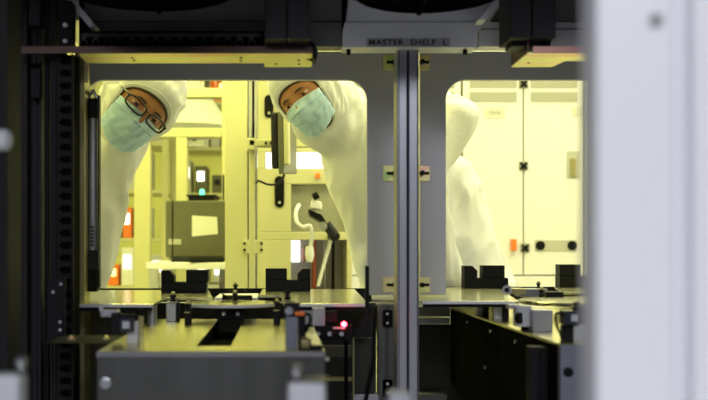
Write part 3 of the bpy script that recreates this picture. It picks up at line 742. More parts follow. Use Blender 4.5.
MB().prism([(XX(266, 1.604), ZZ(39.3, 1.604)), (XX(266, 1.604), ZZ(45.9, 1.604)), (XX(313.2, 1.604), ZZ(45.9, 1.604)), (XX(313.2, 1.604), ZZ(60, 1.604)), (XX(317.5, 1.604), ZZ(58, 1.604)), (XX(318, 1.604), ZZ(50, 1.604)), (XX(314, 1.604), ZZ(43, 1.604)), (XX(309, 1.604), ZZ(39.3, 1.604))], 'y', 1.604, 1.65).build('rubber_boot', 'black', t, bevel=.002)
t = column(510, 556, 38, 1.58, 'black column hanging at the top beside the white door', 532)
MB().box((XX(512, 1.6), 1.605, ZZ(46, 1.6)), (XX(552, 1.6), 1.65, ZZ(38.2, 1.6))).build('foot', 'black', t, bevel=.002)

# ---- octagonal dark fan hubs overhead
def fan(cx, ylow, half, label):
    Df = 1.60; z = ZZ(ylow, Df); rc = half*Df/F*1.22
    t = thing('fan_guard', (XX(cx, Df), Df-rc*.92, z), label, 'fan')
    c = Vector((XX(cx, Df), Df-rc*.92, z))
    oc = [(c.x+rc*cos(pi/8+pi/4*i), c.y+rc*sin(pi/8+pi/4*i)) for i in range(8)]
    MB().prism(oc, 'z', z, z+.03).build('housing', 'matt', t, bevel=.003)
    m = MB()
    for r_ in (.3, .5, .7, .88):
        m.tube([c+Vector((rc*r_*cos(a), rc*r_*sin(a), -.003)) for a in [2*pi*i/40 for i in range(40)]], .003, 8, closed=True)
    for i in range(8):
        a = pi/4*i; m.cyl(c+Vector((rc*.25*cos(a), rc*.25*sin(a), -.003)), c+Vector((rc*.9*cos(a), rc*.9*sin(a), -.003)), .003, 8)
    m.build('wire_guard', 'matt', t, smooth='auto')
    m = MB(); m.cyl((c.x, Df-.012, z), (c.x, Df-.012, z-.010), .0045, 12); m.build('stub', 'black', t)
fan(160, 9.5, 78, 'black octagonal fan guard overhead at the top left')
fan(418, 11, 64, 'black octagonal fan guard overhead above the lettered header')

# ---- left side dark columns
def dark_profile(x0, x1, D, d, mat, label, ns=1, y0=-30, y1=None, name='dark_profile'):
    m = MB(); profile_z(m, XX(x0, D), XX(x1, D), D, D+d, 0 if y1 is None else ZZ(y1, D), ZZ(y0, D), ns, min(.006, (XX(x1, D)-XX(x0, D))*.25))
    return tag(m.build(name, mat, bevel=.0008), label, 'profile')
dark_profile(-12, 7.5, 1.2, .06, 'dalu', 'dark upright profile at the far left edge of the picture')
dark_profile(8.5, 13.5, 1.34, .04, 'dalu', 'narrow dark upright profile, second from the left edge')
dark_profile(14.5, 27, 1.64, .05, 'dgrey', 'wide dark upright profile, third from the left edge')
dark_profile(28.5, 41, 1.66, .05, 'dgrey', 'dark upright profile behind the rail end, fourth from the left', 2)
dark_profile(44, 48, 1.64, .04, 'dalu', 'thin dark upright strip left of the slotted duct')
dark_profile(50, 55.5, 1.63, .04, 'dgrey', 'dark upright strip touching the slotted duct')
# linear rail carriage at the left
t = thing('rail_carriage', P(34, 105, 1.64), 'dark grey carriage block on the left uprights at the top', 'carriage')
MB().pb(28, -10, 40, 25, 1.62, .035).build('block', 'dgrey', t, bevel=.002)
MB().pb(30, 68, 40, 98, 1.635, .02).build('cover', 'dalu', t, bevel=.002)
m = MB()
for y in (25, 41): m.cyl(P(65, y, 1.60), P(65, y, 1.615), .004, 12)
m.build('screw', 'steel', t)
MB().pb(58, 0, 71, 45, 1.615, .04).build('backing', 'dalu', t, bevel=.001)
# gold post
t = thing('gold_post', P(79, 400, 1.86), 'upright yellowish metal post along the left window', 'post'); t.location.z = 0
m = MB(); m.box((XX(74.8, 1.86), 1.86, 0), (XX(78.5, 1.86), 1.92, ZZ(53, 1.86))); m.build('flange', 'gold', t, bevel=.0008)
m = MB(); m.box((XX(79.2, 1.86), 1.865, 0), (XX(84, 1.86), 1.92, ZZ(53, 1.86))); m.build('flange', 'gold', t, bevel=.0008)
m = MB(); m.pb(84.3, 62, 88, 82, 1.85, .01); m.build('tab', 'zincs', t)
# light-curtain / actuator cylinder in front of the left window edge
t = thing('light_curtain', P(92, 292, 1.9), 'slim grey light curtain bar standing at the left window edge', 'sensor')
Dc = 1.90
MB().pb(85.5, 118, 89, 268, Dc+.004, .02).build('side_channel', 'dgrey', t, bevel=.001)
m = MB(); a = P(93, 118, Dc+.01); b = P(93, 268, Dc+.01); m.cyl(b, a, 4.4*Dc/F, 20); m.build('tube', 'alu', t, smooth='auto')
MB().pb(88, 98, 97.5, 118, Dc, .022).build('upper_cap', 'dgrey', t, bevel=.002)
MB().pb(87, 250, 98.6, 270, Dc-.002, .024).build('lower_cap', 'dgrey', t, bevel=.002)
MB().pb(97.6, 95, 99, 288, Dc+.004, .02).build('black_edge', 'black', t)
MB().pb(86, 270, 97, 291.8, Dc, .022).build('foot', 'black', t, bevel=.002)
m = MB(); m.cyl(P(88, 98, Dc+.01), P(93, 90, Dc+.01), .004, 10); m.cyl(P(93, 90, Dc+.01), P(97, 98, Dc+.01), .004, 10); m.build('hook', 'steel', t, smooth='auto')
m = MB()
for i in range(6): m.pb(90.5, 226+i*3.6, 94, 228.2+i*3.6, Dc-.0025+.0022, .001)
m.build('printed_mark', 'ink', t)
# grey bracket with flange
t = thing('angle_bracket', P(60, 343, 1.58), 'dark grey angle bracket with flange left of the drive box', 'bracket')
MB().pb(47.5, 278, 65, 340, 1.58, .008).build('plate', 'dalu', t, bevel=.001)
MB().box((XX(48, 1.5), 1.46, ZZ(341, 1.5)), (XX(121, 1.5), 1.60, ZZ(339, 1.5)-.003)).build('flange', 'dalu', t, bevel=.0006)
for (x, y) in ((53, 292), (61, 284), (60, 322), (60, 330)): MB().cyl(P(x, y, 1.58), P(x, y, 1.576), .003, 10).build('screw', 'steel', t)
for x in (71, 106): 
    c = P(x, 339.8, 1.50); MB().lathe([(.007, 0), (.007, .003), (.004, .0032), (.004, .006), (.001, .0075)], c, (0, 0, 1), 16).build('bolt', 'zincs', t, smooth='auto')

# ================================================================== SHELF PLATES
PZ = CH-.104
def yD(y, z=PZ): return F*(CH-z)/(y-VY)       # distance at which a level z shows at row y
def plate(poly, label, thick=.006, mat='plate', z=PZ):
    pts = []
    for x, y in poly:
        D = yD(y, z); pts.append((XX(x, D), D))
    t = thing('shelf_plate', (sum(p[0] for p in pts)/len(pts), sum(p[1] for p in pts)/len(pts), z-thick), label, 'shelf plate')
    MB().prism(pts, 'z', z-thick, z).build('top_sheet', mat, t, bevel=.0008)
    return t
def under_lip(t, x0, x1, yf, z, h=.008, ins=.012):
    D = yD(yf, z)
    MB().box((XX(x0, D)+.001, D-.0015, z-.0062), (XX(x1, D)-.001, D-.0002, z-.0004)).build('front_edge', 'beam', t)
    MB().box((XX(x0, D)+.004, D+ins, z-.006-h), (XX(x1, D)-.004, D+ins+.004, z-.006)).build('stiffener', 'dalu', t)
pA = plate([(62, 304), (154, 304), (165.5, 297.5), (213, 297.5), (208.5, 290), (80, 290)], 'polished shelf plate at the left window, under the first black block')
pB = plate([(283, 303.5), (368.5, 303.5), (354.5, 289), (262.5, 289), (259, 295), (281, 295)], 'polished shelf plate right of the round tray, under the second black block')
pC = plate([(372, 299.5), (396, 299.5), (392, 294), (371, 294)], 'small polished shelf plate piece just left of the centre post')
pD = plate([(420, 301), (519, 301), (497, 287.1), (411, 287.1)], 'polished shelf plate at the right window, under the third black block')
pE = plate([(562, 292.6), (690, 292.6), (660, 287.0), (554, 287.0)], 'polished shelf plate at the right, under the fourth black block')
for p_, a, b, y in ((pA, 76, 153, 304), (pB, 287, 366, 303.5), (pD, 422, 515, 301)): under_lip(p_, a, b, y, PZ)

def black_block(x0, x1, y0, ym, y1, notch_left, xa, xb, label, D=None):
    D = yD(y1)
    # base bar with a tall square block and a smaller chamfered one
    t = thing('locating_block', (XX((x0+x1)/2, D), D+.02, PZ), label, 'block', None)
    zt, zm = PZ+(y1-y0)*D/F, PZ+(y1-ym)*D/F
    MB().box((XX(x0, D), D, PZ), (XX(x1, D), D+.045, zm)).build('base', 'black', t, bevel=.0015)
    MB().box((XX(xa, D), D+.002, zm), (XX(xb, D), D+.043, zt)).build('tall_block', 'black', t, bevel=.0015)
    if notch_left == 'L': MB().prism([(XX(x0, D), zm), (XX(x0, D), zt-.001), (XX(x0+8, D), zt-.001), (XX(x0+13, D), zt-.014), (XX(x0+13, D), zm)], 'y', D+.002, D+.043).build('chamfered_block', 'black', t, bevel=.001)
    if notch_left == 'R': MB().prism([(XX(x1, D), zm), (XX(x1, D), zt-.001), (XX(x1-8, D), zt-.001), (XX(x1-13, D), zt-.014), (XX(x1-13, D), zm)], 'y', D+.002, D+.043).build('chamfered_block', 'black', t, bevel=.001)
    return t
black_block(161, 206.5, 270, 282, 293, 'L', 186, 208, 'black locating block left of the round tray at left window')
black_block(265.5, 310.5, 268.5, 280, 291.5, 'R', 265.5, 287, 'black locating block right of the round tray')
black_block(464.5, 508.5, 265.5, 278, 288.5, 'L', 483, 505, 'black locating block in the middle of the right window')
black_block(560, 605, 264.5, 276, 287.5, 'N', 560, 581, 'black locating block at the right end beside the white door')
# thin vertical black plate left of the centre post
tag(MB().pb(365.2, 266, 369.2, 308, 1.80-.09, .006).build('side_plate', 'black'), 'thin upright black plate at the right end of left shelf plate', 'plate')

# ---- middle mechanism between plates
t = thing('lift_mechanism', P(236, 300, 1.95), 'grey slide mechanism behind the round tray', 'mechanism')
MB().box((XX(214, 2.0), 2.0, PZ-.02), (XX(257, 2.0), 2.2, PZ-.002)).build('slide_plate', 'beam', t, bevel=.002)
MB().box((XX(222, 1.97), 1.97, PZ-.022), (XX(252, 1.97), 1.995, PZ+.004)).build('carriage', 'dalu', t, bevel=.002)
m = MB()
m.tube(spl([P(222, 294, 1.96), P(230, 298, 1.95), P(240, 301, 1.94)]), .002, 6); m.build('cable', 'black', t, smooth=True)
for x in (229, 245): MB().cyl(P(x, 292.2, 2.05), P(x, 290.2, 2.05), .005, 12).build('screw', 'black', t)

def pin(x, y, D, label, base_h=.0, sc=1.0, first=None):
    # knurled stem with dark ball seat and pale dome
    c = P(x, y, D)
    t = thing('support_pin', c, label, 'pin')
    MB().lathe([(.0065*sc, 0), (.0065*sc, .006*sc), (.004*sc, .007*sc), (.004*sc, .011*sc), (.0062*sc, .0115*sc), (.0062*sc, .016*sc), (.0035*sc, .0195*sc), (.0008, .0205*sc)], c, (0, 0, 1), 20).build('stem', 'dalu', t, smooth='auto')
    MB().ball(c+Vector((0, -.001, .019*sc)), .0048*sc).build('dome', 'gold', t, smooth=True)
    return t
# round tray
DW = yD(302.3, CH-.108)
zw = CH-.108; cw = Vector((XX(231, DW), DW, zw)); rw = 45.5*DW/F
t = thing('round_tray', cw-Vector((0, 0, .01)), 'round polished metal tray with small pins between the shelf plates', 'tray')
MB().lathe([(rw-.003, -.007), (rw, -.006), (rw, -.0005), (rw-.0005, -.0001)], cw, (0, 0, 1), 64).build('rim', 'beam', t, smooth='auto')
MB().lathe([(rw-.001, 0), (rw-.02, .0006), (.004, .0012)], cw, (0, 0, 1), 64).build('disc', 'plate', t, smooth='auto')
m = MB(); m.tube([cw+Vector((.022*cos(a), .022*sin(a), .0012)) for a in [2*pi*i/24 for i in range(24)]], .0012, 6, closed=True); m.build('centre_ring', 'dgrey', t, smooth=True)
MB().box(cw+Vector((-.028, -.05, -.032)), cw+Vector((.03, .04, -.007))).build('hub_block', 'black', t, bevel=.003)
for x in (-.012, .016): MB().cyl(cw+Vector((x, -.05, -.02)), cw+Vector((x, -.053, -.02)), .004, 12).build('screw', 'steel', t)
for i, (x, y, D, lab) in enumerate(((235, 300.5, DW-.0, 'small dark pin standing on the middle of the round tray'), )):
    pin(x, y, D, lab, sc=.9)
pin(235.5, 291.2, 2.06, 'small dark pin behind the round tray, on the slide mechanism', sc=.9)

# ---- drive boxes
BZ = CH-.146
def bD(y): return yD(y, BZ)
D0 = bD(351); D1 = bD(319)
x0, x1 = XX(97, D0), XX(325, D0)
t = thing('drive_box', ((x0+x1)/2, (D0+D1)/2, 0), 'wide dark steel drive box below the left window with polished top', 'box')
sx0a, sx1a = XX(196, bD(346)), XX(231, bD(346)); ye = bD(346)
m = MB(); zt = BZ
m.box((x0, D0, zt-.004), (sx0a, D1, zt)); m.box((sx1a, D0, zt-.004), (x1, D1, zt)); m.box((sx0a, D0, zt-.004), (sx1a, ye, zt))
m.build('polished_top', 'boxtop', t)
m = MB(); m.box((sx0a, ye, zt-.03), (sx1a, D1, zt-.026)); m.box((sx0a-.001, ye, zt-.03), (sx0a, D1, zt-.001)); m.box((sx1a, ye, zt-.03), (sx1a+.001, D1, zt-.001)); m.build('slot', 'matt', t)
MB().box((x0, D0-.003, zt-.30), (x1, D0+.012, zt-.0045)).build('front_panel', 'boxfr', t, bevel=.0015)
MB().box((x0, D0-.005, zt-.008), (x1, D0-.003, zt-.001)).build('front_lip', 'steel', t)
m = MB(); m.box((x0, D0+.012, zt-.3), (x0+.006, D1, zt-.0045)); m.box((x1-.006, D0+.012, zt-.3), (x1, D1, zt-.0045)); m.build('side_panel', 'dgrey', t)
m = MB(); 
for xx in (x0+.02, x1-.05):
    for yy in (D0+.03, D1-.06): MB().box((xx, yy, 0), (xx+.03, yy+.03, zt-.3)).build('leg', 'dalu', t)
c = P(105.5, 383, D0-.003); MB().lathe([(.0085, 0), (.0085, .002), (.0055, .003), (.005, .007), (.002, .0075)], c, (0, -1, 0), 20).build('bolt', 'alu', t, smooth='auto')
c = P(325, 359, D0); MB().cyl(c, c+Vector((.006, 0, 0)), .003, 10).build('bolt', 'steel', t)

D0r = bD(344); D1r = bD(307.5); xr0 = XX(560, D0r)
t = thing('drive_box', (xr0+.16, (D0r+D1r)/2, 0), 'blue-grey drive box at lower right beside the white door', 'box')
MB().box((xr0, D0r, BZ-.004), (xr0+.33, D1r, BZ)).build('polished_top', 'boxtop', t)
MB().box((xr0, D0r-.003, BZ-.30), (xr0+.33, D0r+.012, BZ-.0045)).build('front_panel', 'boxbl', t, bevel=.0015)
MB().box((xr0, D0r-.005, BZ-.009), (xr0+.33, D0r-.003, BZ-.001)).build('front_lip', 'boxbl', t)
m = MB(); m.prism([(D0r+.012, BZ-.0045), (D1r, BZ-.0045), (D1r, ZZ(381, D1r)), (D0r+.012, BZ-.30)], 'x', xr0, xr0+.006); m.build('side_panel', 'matt', t)
m = MB()
for (y_, dz) in ((.1, .02), (.28, .022), (.5, .02), (.75, .02), (.55, .10)):
    yy = D0r+(D1r-D0r)*y_; m.cyl((xr0, yy, BZ-dz), (xr0-.005, yy, BZ-dz), .004, 10)
m.build('side_screw', 'steel', t)
c = P(568, 372, D0r-.003); MB().lathe([(.0075, 0), (.0075, .003), (.004, .0035), (.004, .002)], c, (0, -1, 0), 20).build('bolt', 'black', t, smooth='auto')
for xx in (xr0+.02, xr0+.28):
    for yy in (D0r+.03, D1r-.08): MB().box((xx, yy, 0), (xx+.03, yy+.03, BZ-.19)).build('leg', 'dalu', t)

m = MB(); profile_z(m, XX(531, 1.46), xr0-.0005, 1.46, 1.49, 0, BZ-.012, 1, .005); m.build('upright', 'dalu', t)
t = thing('rear_sill', (.15, 2.385, CH-.14), 'thin dark sill strip along the back edge of the shelf plates', 'sill')
MB().box((XX(80, 2.42), 2.42, CH-.14), (XX(400, 2.42), 2.43, ZZ(288.4, 2.42))).build('strip', 'dalu', t)
MB().box((XX(400, 2.42)+.001, 2.535, CH-.14), (.92, 2.545, ZZ(286.8, 2.535))).build('strip', 'dalu', t)

# ---- standoffs on the boxes
def standoff(x, yb, yt, w, label, D=None, pinlab=None, mat='alu'):
    D = D or bD(yb); z0 = BZ; z1 = ZZ(yt, D); hw = w*D/F/2; xc = XX(x, D)
    t = thing('support_post', (xc, D+hw, z0), label, 'support')
    MB().box((xc-hw, D, z0), (xc+hw*.55, D+hw*1.6, z1)).build('body', mat, t, bevel=.0015)
    MB().box((xc+hw*.55, D+.004, z0), (xc+hw, D+hw*1.6, z1-.002)).build('side', 'dalu', t, bevel=.0008)
    MB().box((xc-hw, D-.0006, z1-.004), (xc+hw*.55, D, z1-.0015)).build('edge_mark', 'gold', t)
    MB().lathe([(.0075, 0), (.0075, .003), (.0042, .004), (.0042, .008), (.0068, .0085), (.0068, .012), (.003, .016), (.0008, .0168)], (xc, D+hw*.8, z1), (0, 0, 1), 20).build('pin', 'dalu', t, smooth='auto')
    MB().ball((xc, D+hw*.8-.001, z1+.0155), .0045).build('dome', 'gold', t, smooth=True)
    return t
standoff(172.5, 321.5, 301.5, 13, 'square grey support post with pin, left of the black slot')
standoff(188, 325, 311, 7, 'slim dark support post under the left edge of the round tray', mat='dalu')
standoff(277, 325, 309, 7, 'slim dark support post under the right edge of the round tray', mat='dalu')
# round legs under plate A
for i, (x, lab) in enumerate(((151, 'round grey leg under the corner of the left shelf plate'), )):
    D = 1.76; m = MB(); m.cyl((XX(x, D), D+.02, BZ), (XX(x, D), D+.02, PZ-.006), .009, 20); m.build('leg', 'alu', pA, smooth='auto')
# photo sensor at the left end of the box
Dn = bD(343)
t = thing('sensor_unit', P(134, 343, Dn), 'sensor with navy square and pale bracket on the left end of drive box', 'sensor')
MB().pb(127, 322, 138, 343, Dn+.004, .018).build('foot_bracket', 'sensw', t, bevel=.001)
sq = MB().pb(119, 318.5, 133, 332, Dn-.008, .03).build('sensor_head', 'teal', t, bevel=.001)
MB().pb(122.3, 321.5, 129.5, 328.5, Dn-.0095, .0015).build('sensor_face', 'sensw', sq, bevel=.0005)
MB().pb(111, 313, 121, 335, Dn+.01, .02).build('side_block', 'dalu', t, bevel=.001)
MB().pb(100, 310, 118, 317, Dn+.015, .02).build('arm', 'alu', t, bevel=.002)
MB().pb(120, 314.5, 137, 318, Dn, .02).build('cap', 'dalu', t, bevel=.001)
MB().pb(138.3, 317, 143, 343, Dn+.012, .012).build('side_plate', 'gold', t)
c = P(139.5, 315, Dn+.01); MB().lathe([(.005, 0), (.005, .004), (.003, .005), (.005, .007), (.005, .010), (.001, .0125)], c, (0, 0, 1), 16).build('pin', 'black', t, smooth='auto')
c = P(101, 311, Dn+.02); MB().lathe([(.003, 0), (.003, .006), (.001, .007)], c, (0, 0, 1), 12).build('tip', 'sensw', t, smooth='auto')
# centre-right sensor stack with cable
Dq = bD(350.3)
t = thing('sensor_post', P(296, 350, Dq), 'blue-grey upright sensor post with orange cable at the right of drive box', 'sensor')
MB().pb(285.5, 317, 298, 350.3, Dq+.004, .02).build('post', 'boxbl', t, bevel=.0015)
MB().pb(298.5, 314, 306, 350.3, Dq+.01, .018).build('post_side', 'dalu', t, bevel=.001)
MB().pb(284, 303, 300, 317, Dq+.005, .018).build('clamp', 'dalu', t, bevel=.001)
MB().cyl(P(289, 311, Dq+.005), P(289, 311, Dq-.001), .006, 16).build('clamp_screw', 'steel', t, smooth='auto')
MB().pb(282, 300.5, 295, 302.8, Dq+.004, .018).build('top_plate', 'gold', t)
c = P(287.5, 300.5, Dq+.012); MB().lathe([(.005, 0), (.005, .006), (.003, .007), (.003, .010), (.0055, .0105), (.0055, .014), (.001, .017)], c, (0, 0, 1), 16).build('pin', 'black', t, smooth='auto')
MB().cyl(P(295, 313.5, Dq), P(304.5, 313.5, Dq), .0032, 12).build('orange_sleeve', 'orange', t, smooth='auto', label='orange cable sleeve')
m = MB(); m.tube(spl([P(304.5, 313.5, Dq), P(309, 315, Dq), P(310, 321, Dq), P(307.5, 327, Dq+.003), P(306, 332, Dq+.006)]), .0028, 10); m.build('cable', 'black', t, smooth=True)
t = thing('cable_gland', P(307, 350, Dq), 'black cable gland coiled beside the blue-grey sensor post on drive box', 'cable gland')
m = MB()
for k_ in range(5): m.tube([P(302+k_*1.6, 343, Dq-.01)+Vector((0, .006*cos(a), .008*sin(a))) for a in [2*pi*i/14 for i in range(14)]], .0014, 6, closed=True)
m.build('coil', 'gold', t, smooth=True)
MB().cyl(P(300, 343, Dq-.01), P(311, 343, Dq-.01), .0062, 14).build('gland_body', 'black', t, smooth='auto')
MB().pb(301, 346, 323, 350.3, Dq-.004, .02).build('gland_mount', 'dalu', t, bevel=.001)

# ---- valve manifold with red light
Dv = 1.72
t = thing('valve_manifold', P(330, 345, Dv), 'black valve manifold with round fittings and glowing red light', 'manifold')
MB().pb(304, 325, 353, 341, Dv, .05).build('body', 'black', t, bevel=.002)
for i, x in enumerate((307, 318, 329.5, 341.5)):
    q = MB().lathe([(.0085, 0), (.0085, .006), (.006, .008), (.006, .013), (.003, .013)], P(x, 334, Dv), (0, -1, 0), 20).build('fitting', 'dalu', t, smooth='auto')
    MB().cyl(P(x, 334, Dv-.013), P(x, 334, Dv-.0135), .0042, 14).build('fitting_face', 'steel', q)
MB().pb(312.5, 308, 325, 326, Dv, .03).build('grey_block', 'alu', t, bevel=.001)
MB().pb(325.5, 311, 337, 322, Dv+.01, .03).build('side_block', 'dalu', t, bevel=.001)
MB().pb(300, 311, 312, 330, Dv+.02, .02).build('back_block', 'sensw', t, bevel=.001)
MB().pb(333, 327, 345, 329, Dv-.002, .002).build('printed_strip', 'sensw', t)
MB().ball(P(344, 324.2, Dv-.002), .0052).build('red_light', 'led', t, smooth=True, label='glowing red indicator light')
L = bpy.data.lights.new('red_light_glow', 'POINT'); L.energy = .012; L.color = (1, .05, .05); L.shadow_soft_size = .005
lo = bpy.data.objects.new('red_light_glow', L); C.objects.link(lo); lo.parent = t; lo.location = P(344, 324, Dv-.02)-t.location
MB().pb(315, 341.3, 318, 400, Dv+.02, .02).build('stand', 'matt', t)
MB().pb(345, 341.3, 348, 400, Dv+.02, .02).build('stand', 'matt', t)
# gusset plate right of it
tag(MB().prism([(XX(371, 1.75), ZZ(306, 1.75)), (XX(371, 1.75), ZZ(337, 1.75)), (XX(352, 1.75), ZZ(337, 1.75)), (XX(354, 1.75), ZZ(332, 1.75))], 'y', 1.75, 1.756).build('gusset_plate', 'dalu'), 'dark grey triangular gusset plate left of the slotted leg', 'plate')

# slotted profile leg
D = 1.86
m = MB(); profile_z(m, XX(378.5, D), XX(395.8, D), D, D+.035, 0, PZ-.008, 1, .006, .008)
tag(m.build('slotted_leg', 'beamd', bevel=.0008), 'dark grey slotted profile leg just left of the centre post', 'leg')
for i, (ya, yb, mt, lab) in enumerate(((310, 327, 'black', 'black slide bracket at the top of the slotted leg'), (380, 397, 'matt', 'black slide bracket at the bottom of the slotted leg'))):
    t = thing('slot_bracket', P(387.5, yb, D), lab, 'bracket')
    MB().pb(383, ya, 392.5, yb, D-.008, .0075).build('plate', mt, t, bevel=.001)
    for y in (ya+4, yb-4): MB().cyl(P(387.5, y, D-.008), P(387.5, y, D-.011), .003, 12).build('screw', 'steel', t)
# cross profiles behind and lower panels
t = thing('lower_frame', (XX(440, 2.3), 2.3, 0), 'dark frame with panels under the right shelf plate', 'frame')
Dl = 2.3
MB().pb(412, 307.5, 450, 316.5, Dl-.03, .03).build('cross_bar', 'beamd', t, bevel=.001)
MB().pb(412, 318.5, 450, 324, Dl-.03, .03).build('cross_bar', 'alu', t, bevel=.001)
MB().pb(412, 394.5, 447, 401, Dl-.05, .05).build('base_bar', 'beamd', t, bevel=.001)
MB().box((XX(412, Dl), Dl, 0), (XX(600, Dl), Dl+.01, ZZ(324.5, Dl))).build('panel', 'olive', t)
tl = thing('lower_frame', (XX(330, 2.25), 2.25, 0), 'dark frame with panels below the left shelf plates', 'frame')
Dl = 2.25
MB().box((XX(62, Dl), Dl, 0), (XX(376, Dl), Dl+.01, ZZ(303, Dl))).build('panel', 'olive', tl)
MB().pb(320, 378, 353, 381, 1.95, .02).build('cross_bar', 'gold', tl)
MB().pb(320, 346, 353, 357, 1.95, .02).build('cross_bar', 'pc', tl)
MB().pb(353, 338, 354.2, 402, 1.75, .02).build('panel_edge', 'gold', tl)
MB().pb(354.5, 338, 375, 394, 1.80, .01).build('panel', 'olive', tl)
MB().pb(352, 394.5, 379, 401, 1.8, .03).build('base_bar', 'alu', tl, bevel=.001)
m = MB(); m.tube(spl([P(376, 305, 1.82), P(374.5, 340, 1.8), P(374, 360, 1.79), P(369, 385, 1.79), P(365, 405, 1.79)]), .0035, 8); tag(m.build('black_cable', 'black', smooth=True), 'black cable hanging down left of the slotted leg', 'cable')

# ---- right bay small equipment on the box
Da = 1.82
def tray2():
    z = CH-.1075; cD = yD(300, z); c = Vector((XX(590, cD), cD, z)); r = 69*cD/F
    t = thing('round_tray', c-Vector((0, 0, .01)), 'round polished metal tray in the right bay, partly behind the white door', 'tray')
    MB().lathe([(r-.002, -.0085), (r, -.006), (r, -.001), (r-.001, 0), (.004, .001)], c, (0, 0, 1), 64).build('disc', 'plate', t, smooth='auto')
    MB().box(c+Vector((-.03, -.03, -.038)), c+Vector((.03, .03, -.009))).build('hub_block', 'black', t, bevel=.003)
tray2()
pin(541.5, 297, 1.93, 'small dark pin on the rim of the right round tray', sc=.9)
pin(538.5, 288.8, 2.15, 'small dark pin on the slide block behind the right round tray', sc=.8)
t = thing('slide_block', P(530, 296, 2.1), 'grey slide block behind the right round tray', 'block')
MB().pb(521, 289, 548, 297, 2.1, .06).build('block', 'boxbl', t, bevel=.002)
MB().pb(546, 292, 564, 300, 2.05, .05).build('block', 'dalu', t, bevel=.002)
t = thing('stop_roller', P(507, 294, 1.9), 'small metal roller stop on the right corner of the right shelf plate', 'roller')
MB().cyl(P(507, 290, 1.88), P(507, 290, 1.91), .010, 20).build('roller', 'steel', t, smooth='auto')
MB().cyl(P(507, 290, 1.878), P(507, 290, 1.88), .005, 14).build('bearing', 'black', t)
MB().box(P(510, 288.5, 1.9), P(522, 293.5, 1.93)+Vector((0, .01, 0))).build('arm', 'gold', t, bevel=.001)
for i, (x0_, x1_, y0_, y1_, D_, mt, lab) in enumerate(((477, 484, 302.5, 313, 2.0, 'alu', 'short grey spacer under the right shelf plate, left one'), (494, 504, 303, 319, 1.9, 'alu', 'wide grey spacer under the right shelf plate corner'), (484.5, 489, 302.5, 315, 1.98, 'black', 'narrow black spacer under the right shelf plate'), (504.5, 509, 303, 321, 1.88, 'black', 'narrow black spacer beside the wide grey spacer'))):
    m = MB(); m.box((XX(x0_, D_), D_, BZ), (XX(x1_, D_), D_+.02, PZ-.007)); tag(m.build('spacer', mt, bevel=.001), lab, 'spacer')
Dm = bD(332)
t = thing('motor_block', P(543, 332, Dm), 'square brushed grey motor block on the right drive box', 'motor')
MB().pb(533, 310, 553, 332, Dm, .045).build('housing', 'alu', t, bevel=.0015)
MB().pb(517, 306, 532, 327, Dm+.02, .03).build('flange_block', 'sensw', t, bevel=.002)
MB().pb(508.5, 304.5, 520, 309, Dm+.03, .02).build('arm', 'alu', t, bevel=.001)
MB().cyl(P(517, 318, Dm+.02), P(521, 318, Dm+.015), .010, 16).build('shaft_collar', 'black', t, smooth='auto')
MB().box((XX(524, Dm+.03), Dm+.03, BZ), (XX(531, Dm+.03), Dm+.05, ZZ(326, Dm+.03))).build('stand', 'matt', t)
Ds2 = bD(341)
t = thing('sensor_unit', P(575, 341, Ds2), 'navy sensor with pale square face on the right drive box beside white door', 'sensor')
sq = MB().pb(565, 311, 581, 325, Ds2-.004, .03).build('sensor_head', 'teal', t, bevel=.001)
MB().pb(571.5, 314.5, 578, 321.5, Ds2-.0055, .0015).build('sensor_face', 'sensw', sq, bevel=.0005)
MB().pb(574, 325.3, 585, 341, Ds2+.006, .02).build('foot_bracket', 'sensw', t, bevel=.001)
MB().pb(564, 325.3, 573, 341, Ds2+.012, .02).build('foot_bracket', 'dalu', t, bevel=.001)
c = P(576.5, 311, Ds2+.008); MB().lathe([(.005, 0), (.005, .006), (.0035, .007), (.0035, .009), (.006, .0095), (.006, .013), (.001, .0155)], c, (0, 0, 1), 16).build('pin', 'black', t, smooth='auto')
m = MB(); m.tube(spl([P(564, 316, Ds2), P(557, 313, Ds2), P(556, 322, Ds2), P(560, 333, Ds2), P(563, 340, Ds2)]), .002, 8); m.build('cable', 'black', t, smooth=True)

# ---- machine housing (dark sheet metal) that keeps the interior dim
t = thing('machine_housing', (.3, 1.4, 0), 'dark sheet metal housing enclosing the shelves on all sides', 'housing')
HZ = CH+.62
MB().box((-.75, .80, HZ), (1.05, 2.05, HZ+.01)).build('shade_roof', 'dgrey', t)  # unseen roof, height set to shade the upper window sheets
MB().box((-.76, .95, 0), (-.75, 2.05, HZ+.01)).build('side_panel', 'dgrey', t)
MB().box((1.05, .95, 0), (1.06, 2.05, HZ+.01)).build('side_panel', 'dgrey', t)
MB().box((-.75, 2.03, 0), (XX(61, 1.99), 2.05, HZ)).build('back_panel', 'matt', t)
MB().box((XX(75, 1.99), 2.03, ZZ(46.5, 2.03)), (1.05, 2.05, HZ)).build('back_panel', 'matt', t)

# ================================================================== FOREGROUND
Dd = .52
t = thing('white_door', (XX(650, Dd), Dd, 0), 'blurred white door panel standing close at the right edge', 'door')
m = MB(); x0 = XX(596.5, Dd); m.box((x0, Dd, .25), (XX(676, Dd), Dd+.03, 1.95)); m.build('door_leaf', 'white', t, bevel=.003)
m = MB(); m.box((XX(678.5, Dd), Dd+.004, .25), (XX(690, Dd), Dd+.03, 1.95)); m.build('door_groove', 'white', t, bevel=.002)
m = MB(); m.box((XX(691, Dd), Dd-.003, 0), (XX(800, Dd), Dd+.03, 1.95)); m.build('door_edge', 'white', t, bevel=.004)
m = MB(); c = P(655.5, 21, Dd); m.cyl(c, c+Vector((0, -.002, 0)), .0032, 16); m.build('screw', 'dgrey', t)
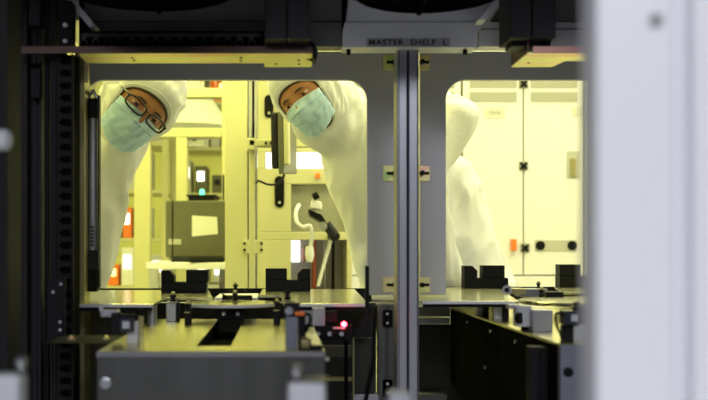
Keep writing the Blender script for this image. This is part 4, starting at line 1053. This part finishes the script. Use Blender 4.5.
# blurred fittings at the bottom
def near_fitting(x, y, D, w, label, extra=False):
    s_ = D/F
    t = thing('hose_fitting', P(x, 420, D), label, 'fitting')
    t.location.z = ZZ(415, D)
    MB().box((XX(x-w, D), D, ZZ(440, D)), (XX(x+w, D), D+.03, ZZ(y+13, D))).build('body', 'sensw', t, bevel=.004)
    kx = x+(w*.9 if not extra else -w*.55)
    MB().lathe([(6*s_, 0), (6*s_, 5*s_), (4*s_, 7*s_), (6.5*s_, 9*s_), (7*s_, 14*s_), (4.5*s_, 18*s_), (.5*s_, 19*s_)], (XX(kx, D), D+.012, ZZ(y+13, D)), (0, 0, 1), 20).build('knob', 'steel', t, smooth='auto')
    if extra:
        MB().pb(x-3, y+8, x+17, y+12.8, D+.008, .015).build('green_clip', 'pc', t, bevel=.002)
        MB().pb(x+10, y+7, x+20, y+13, D+.03, .015).build('gold_clip', 'gold', t, bevel=.002)
near_fitting(307, 371, .80, 19, 'blurred pale hose fitting with knob at the bottom centre', True)
near_fitting(2, 363, .78, 17, 'blurred pale hose fitting with knob at the bottom left corner')
tag(MB().pb(390, 393, 412, 430, .85, .03).build('pale_fitting', 'sensw', bevel=.004), 'blurred pale fitting at the bottom below the centre post', 'fitting')
tag(MB().lathe([(.012, 0), (.012, .01), (.008, .014), (.002, .016)], P(-2, 140, 1.0), (1, 0, 0), 20).build('round_button', 'sensw', smooth='auto'), 'pale round button at the left picture edge', 'button')

# ================================================================== CAMERA, WORLD
cd = bpy.data.cameras.new('camera'); co = bpy.data.objects.new('camera', cd); C.objects.link(co)
co.location = (0, 0, CH); co.rotation_euler = (R(90), 0, 0)
cd.sensor_width = 36; cd.lens = F/708*36; cd.clip_start = .05
cd.shift_x = (354-VX)/708; cd.shift_y = (VY-200)/708
cd.dof.use_dof = True; cd.dof.focus_distance = 2.35; cd.dof.aperture_fstop = (cd.lens/1000)/.012
S.camera = co
wd = bpy.data.worlds.new('world'); S.world = wd; wd.use_nodes = True
wd.node_tree.nodes['Background'].inputs[0].default_value = (.75, .8, 1, 1); wd.node_tree.nodes['Background'].inputs[1].default_value = .12
S.view_settings.view_transform = 'Standard'; S.view_settings.look = 'None'; S.view_settings.gamma = 1; S.view_settings.use_curve_mapping = False
S.view_settings.exposure = 0
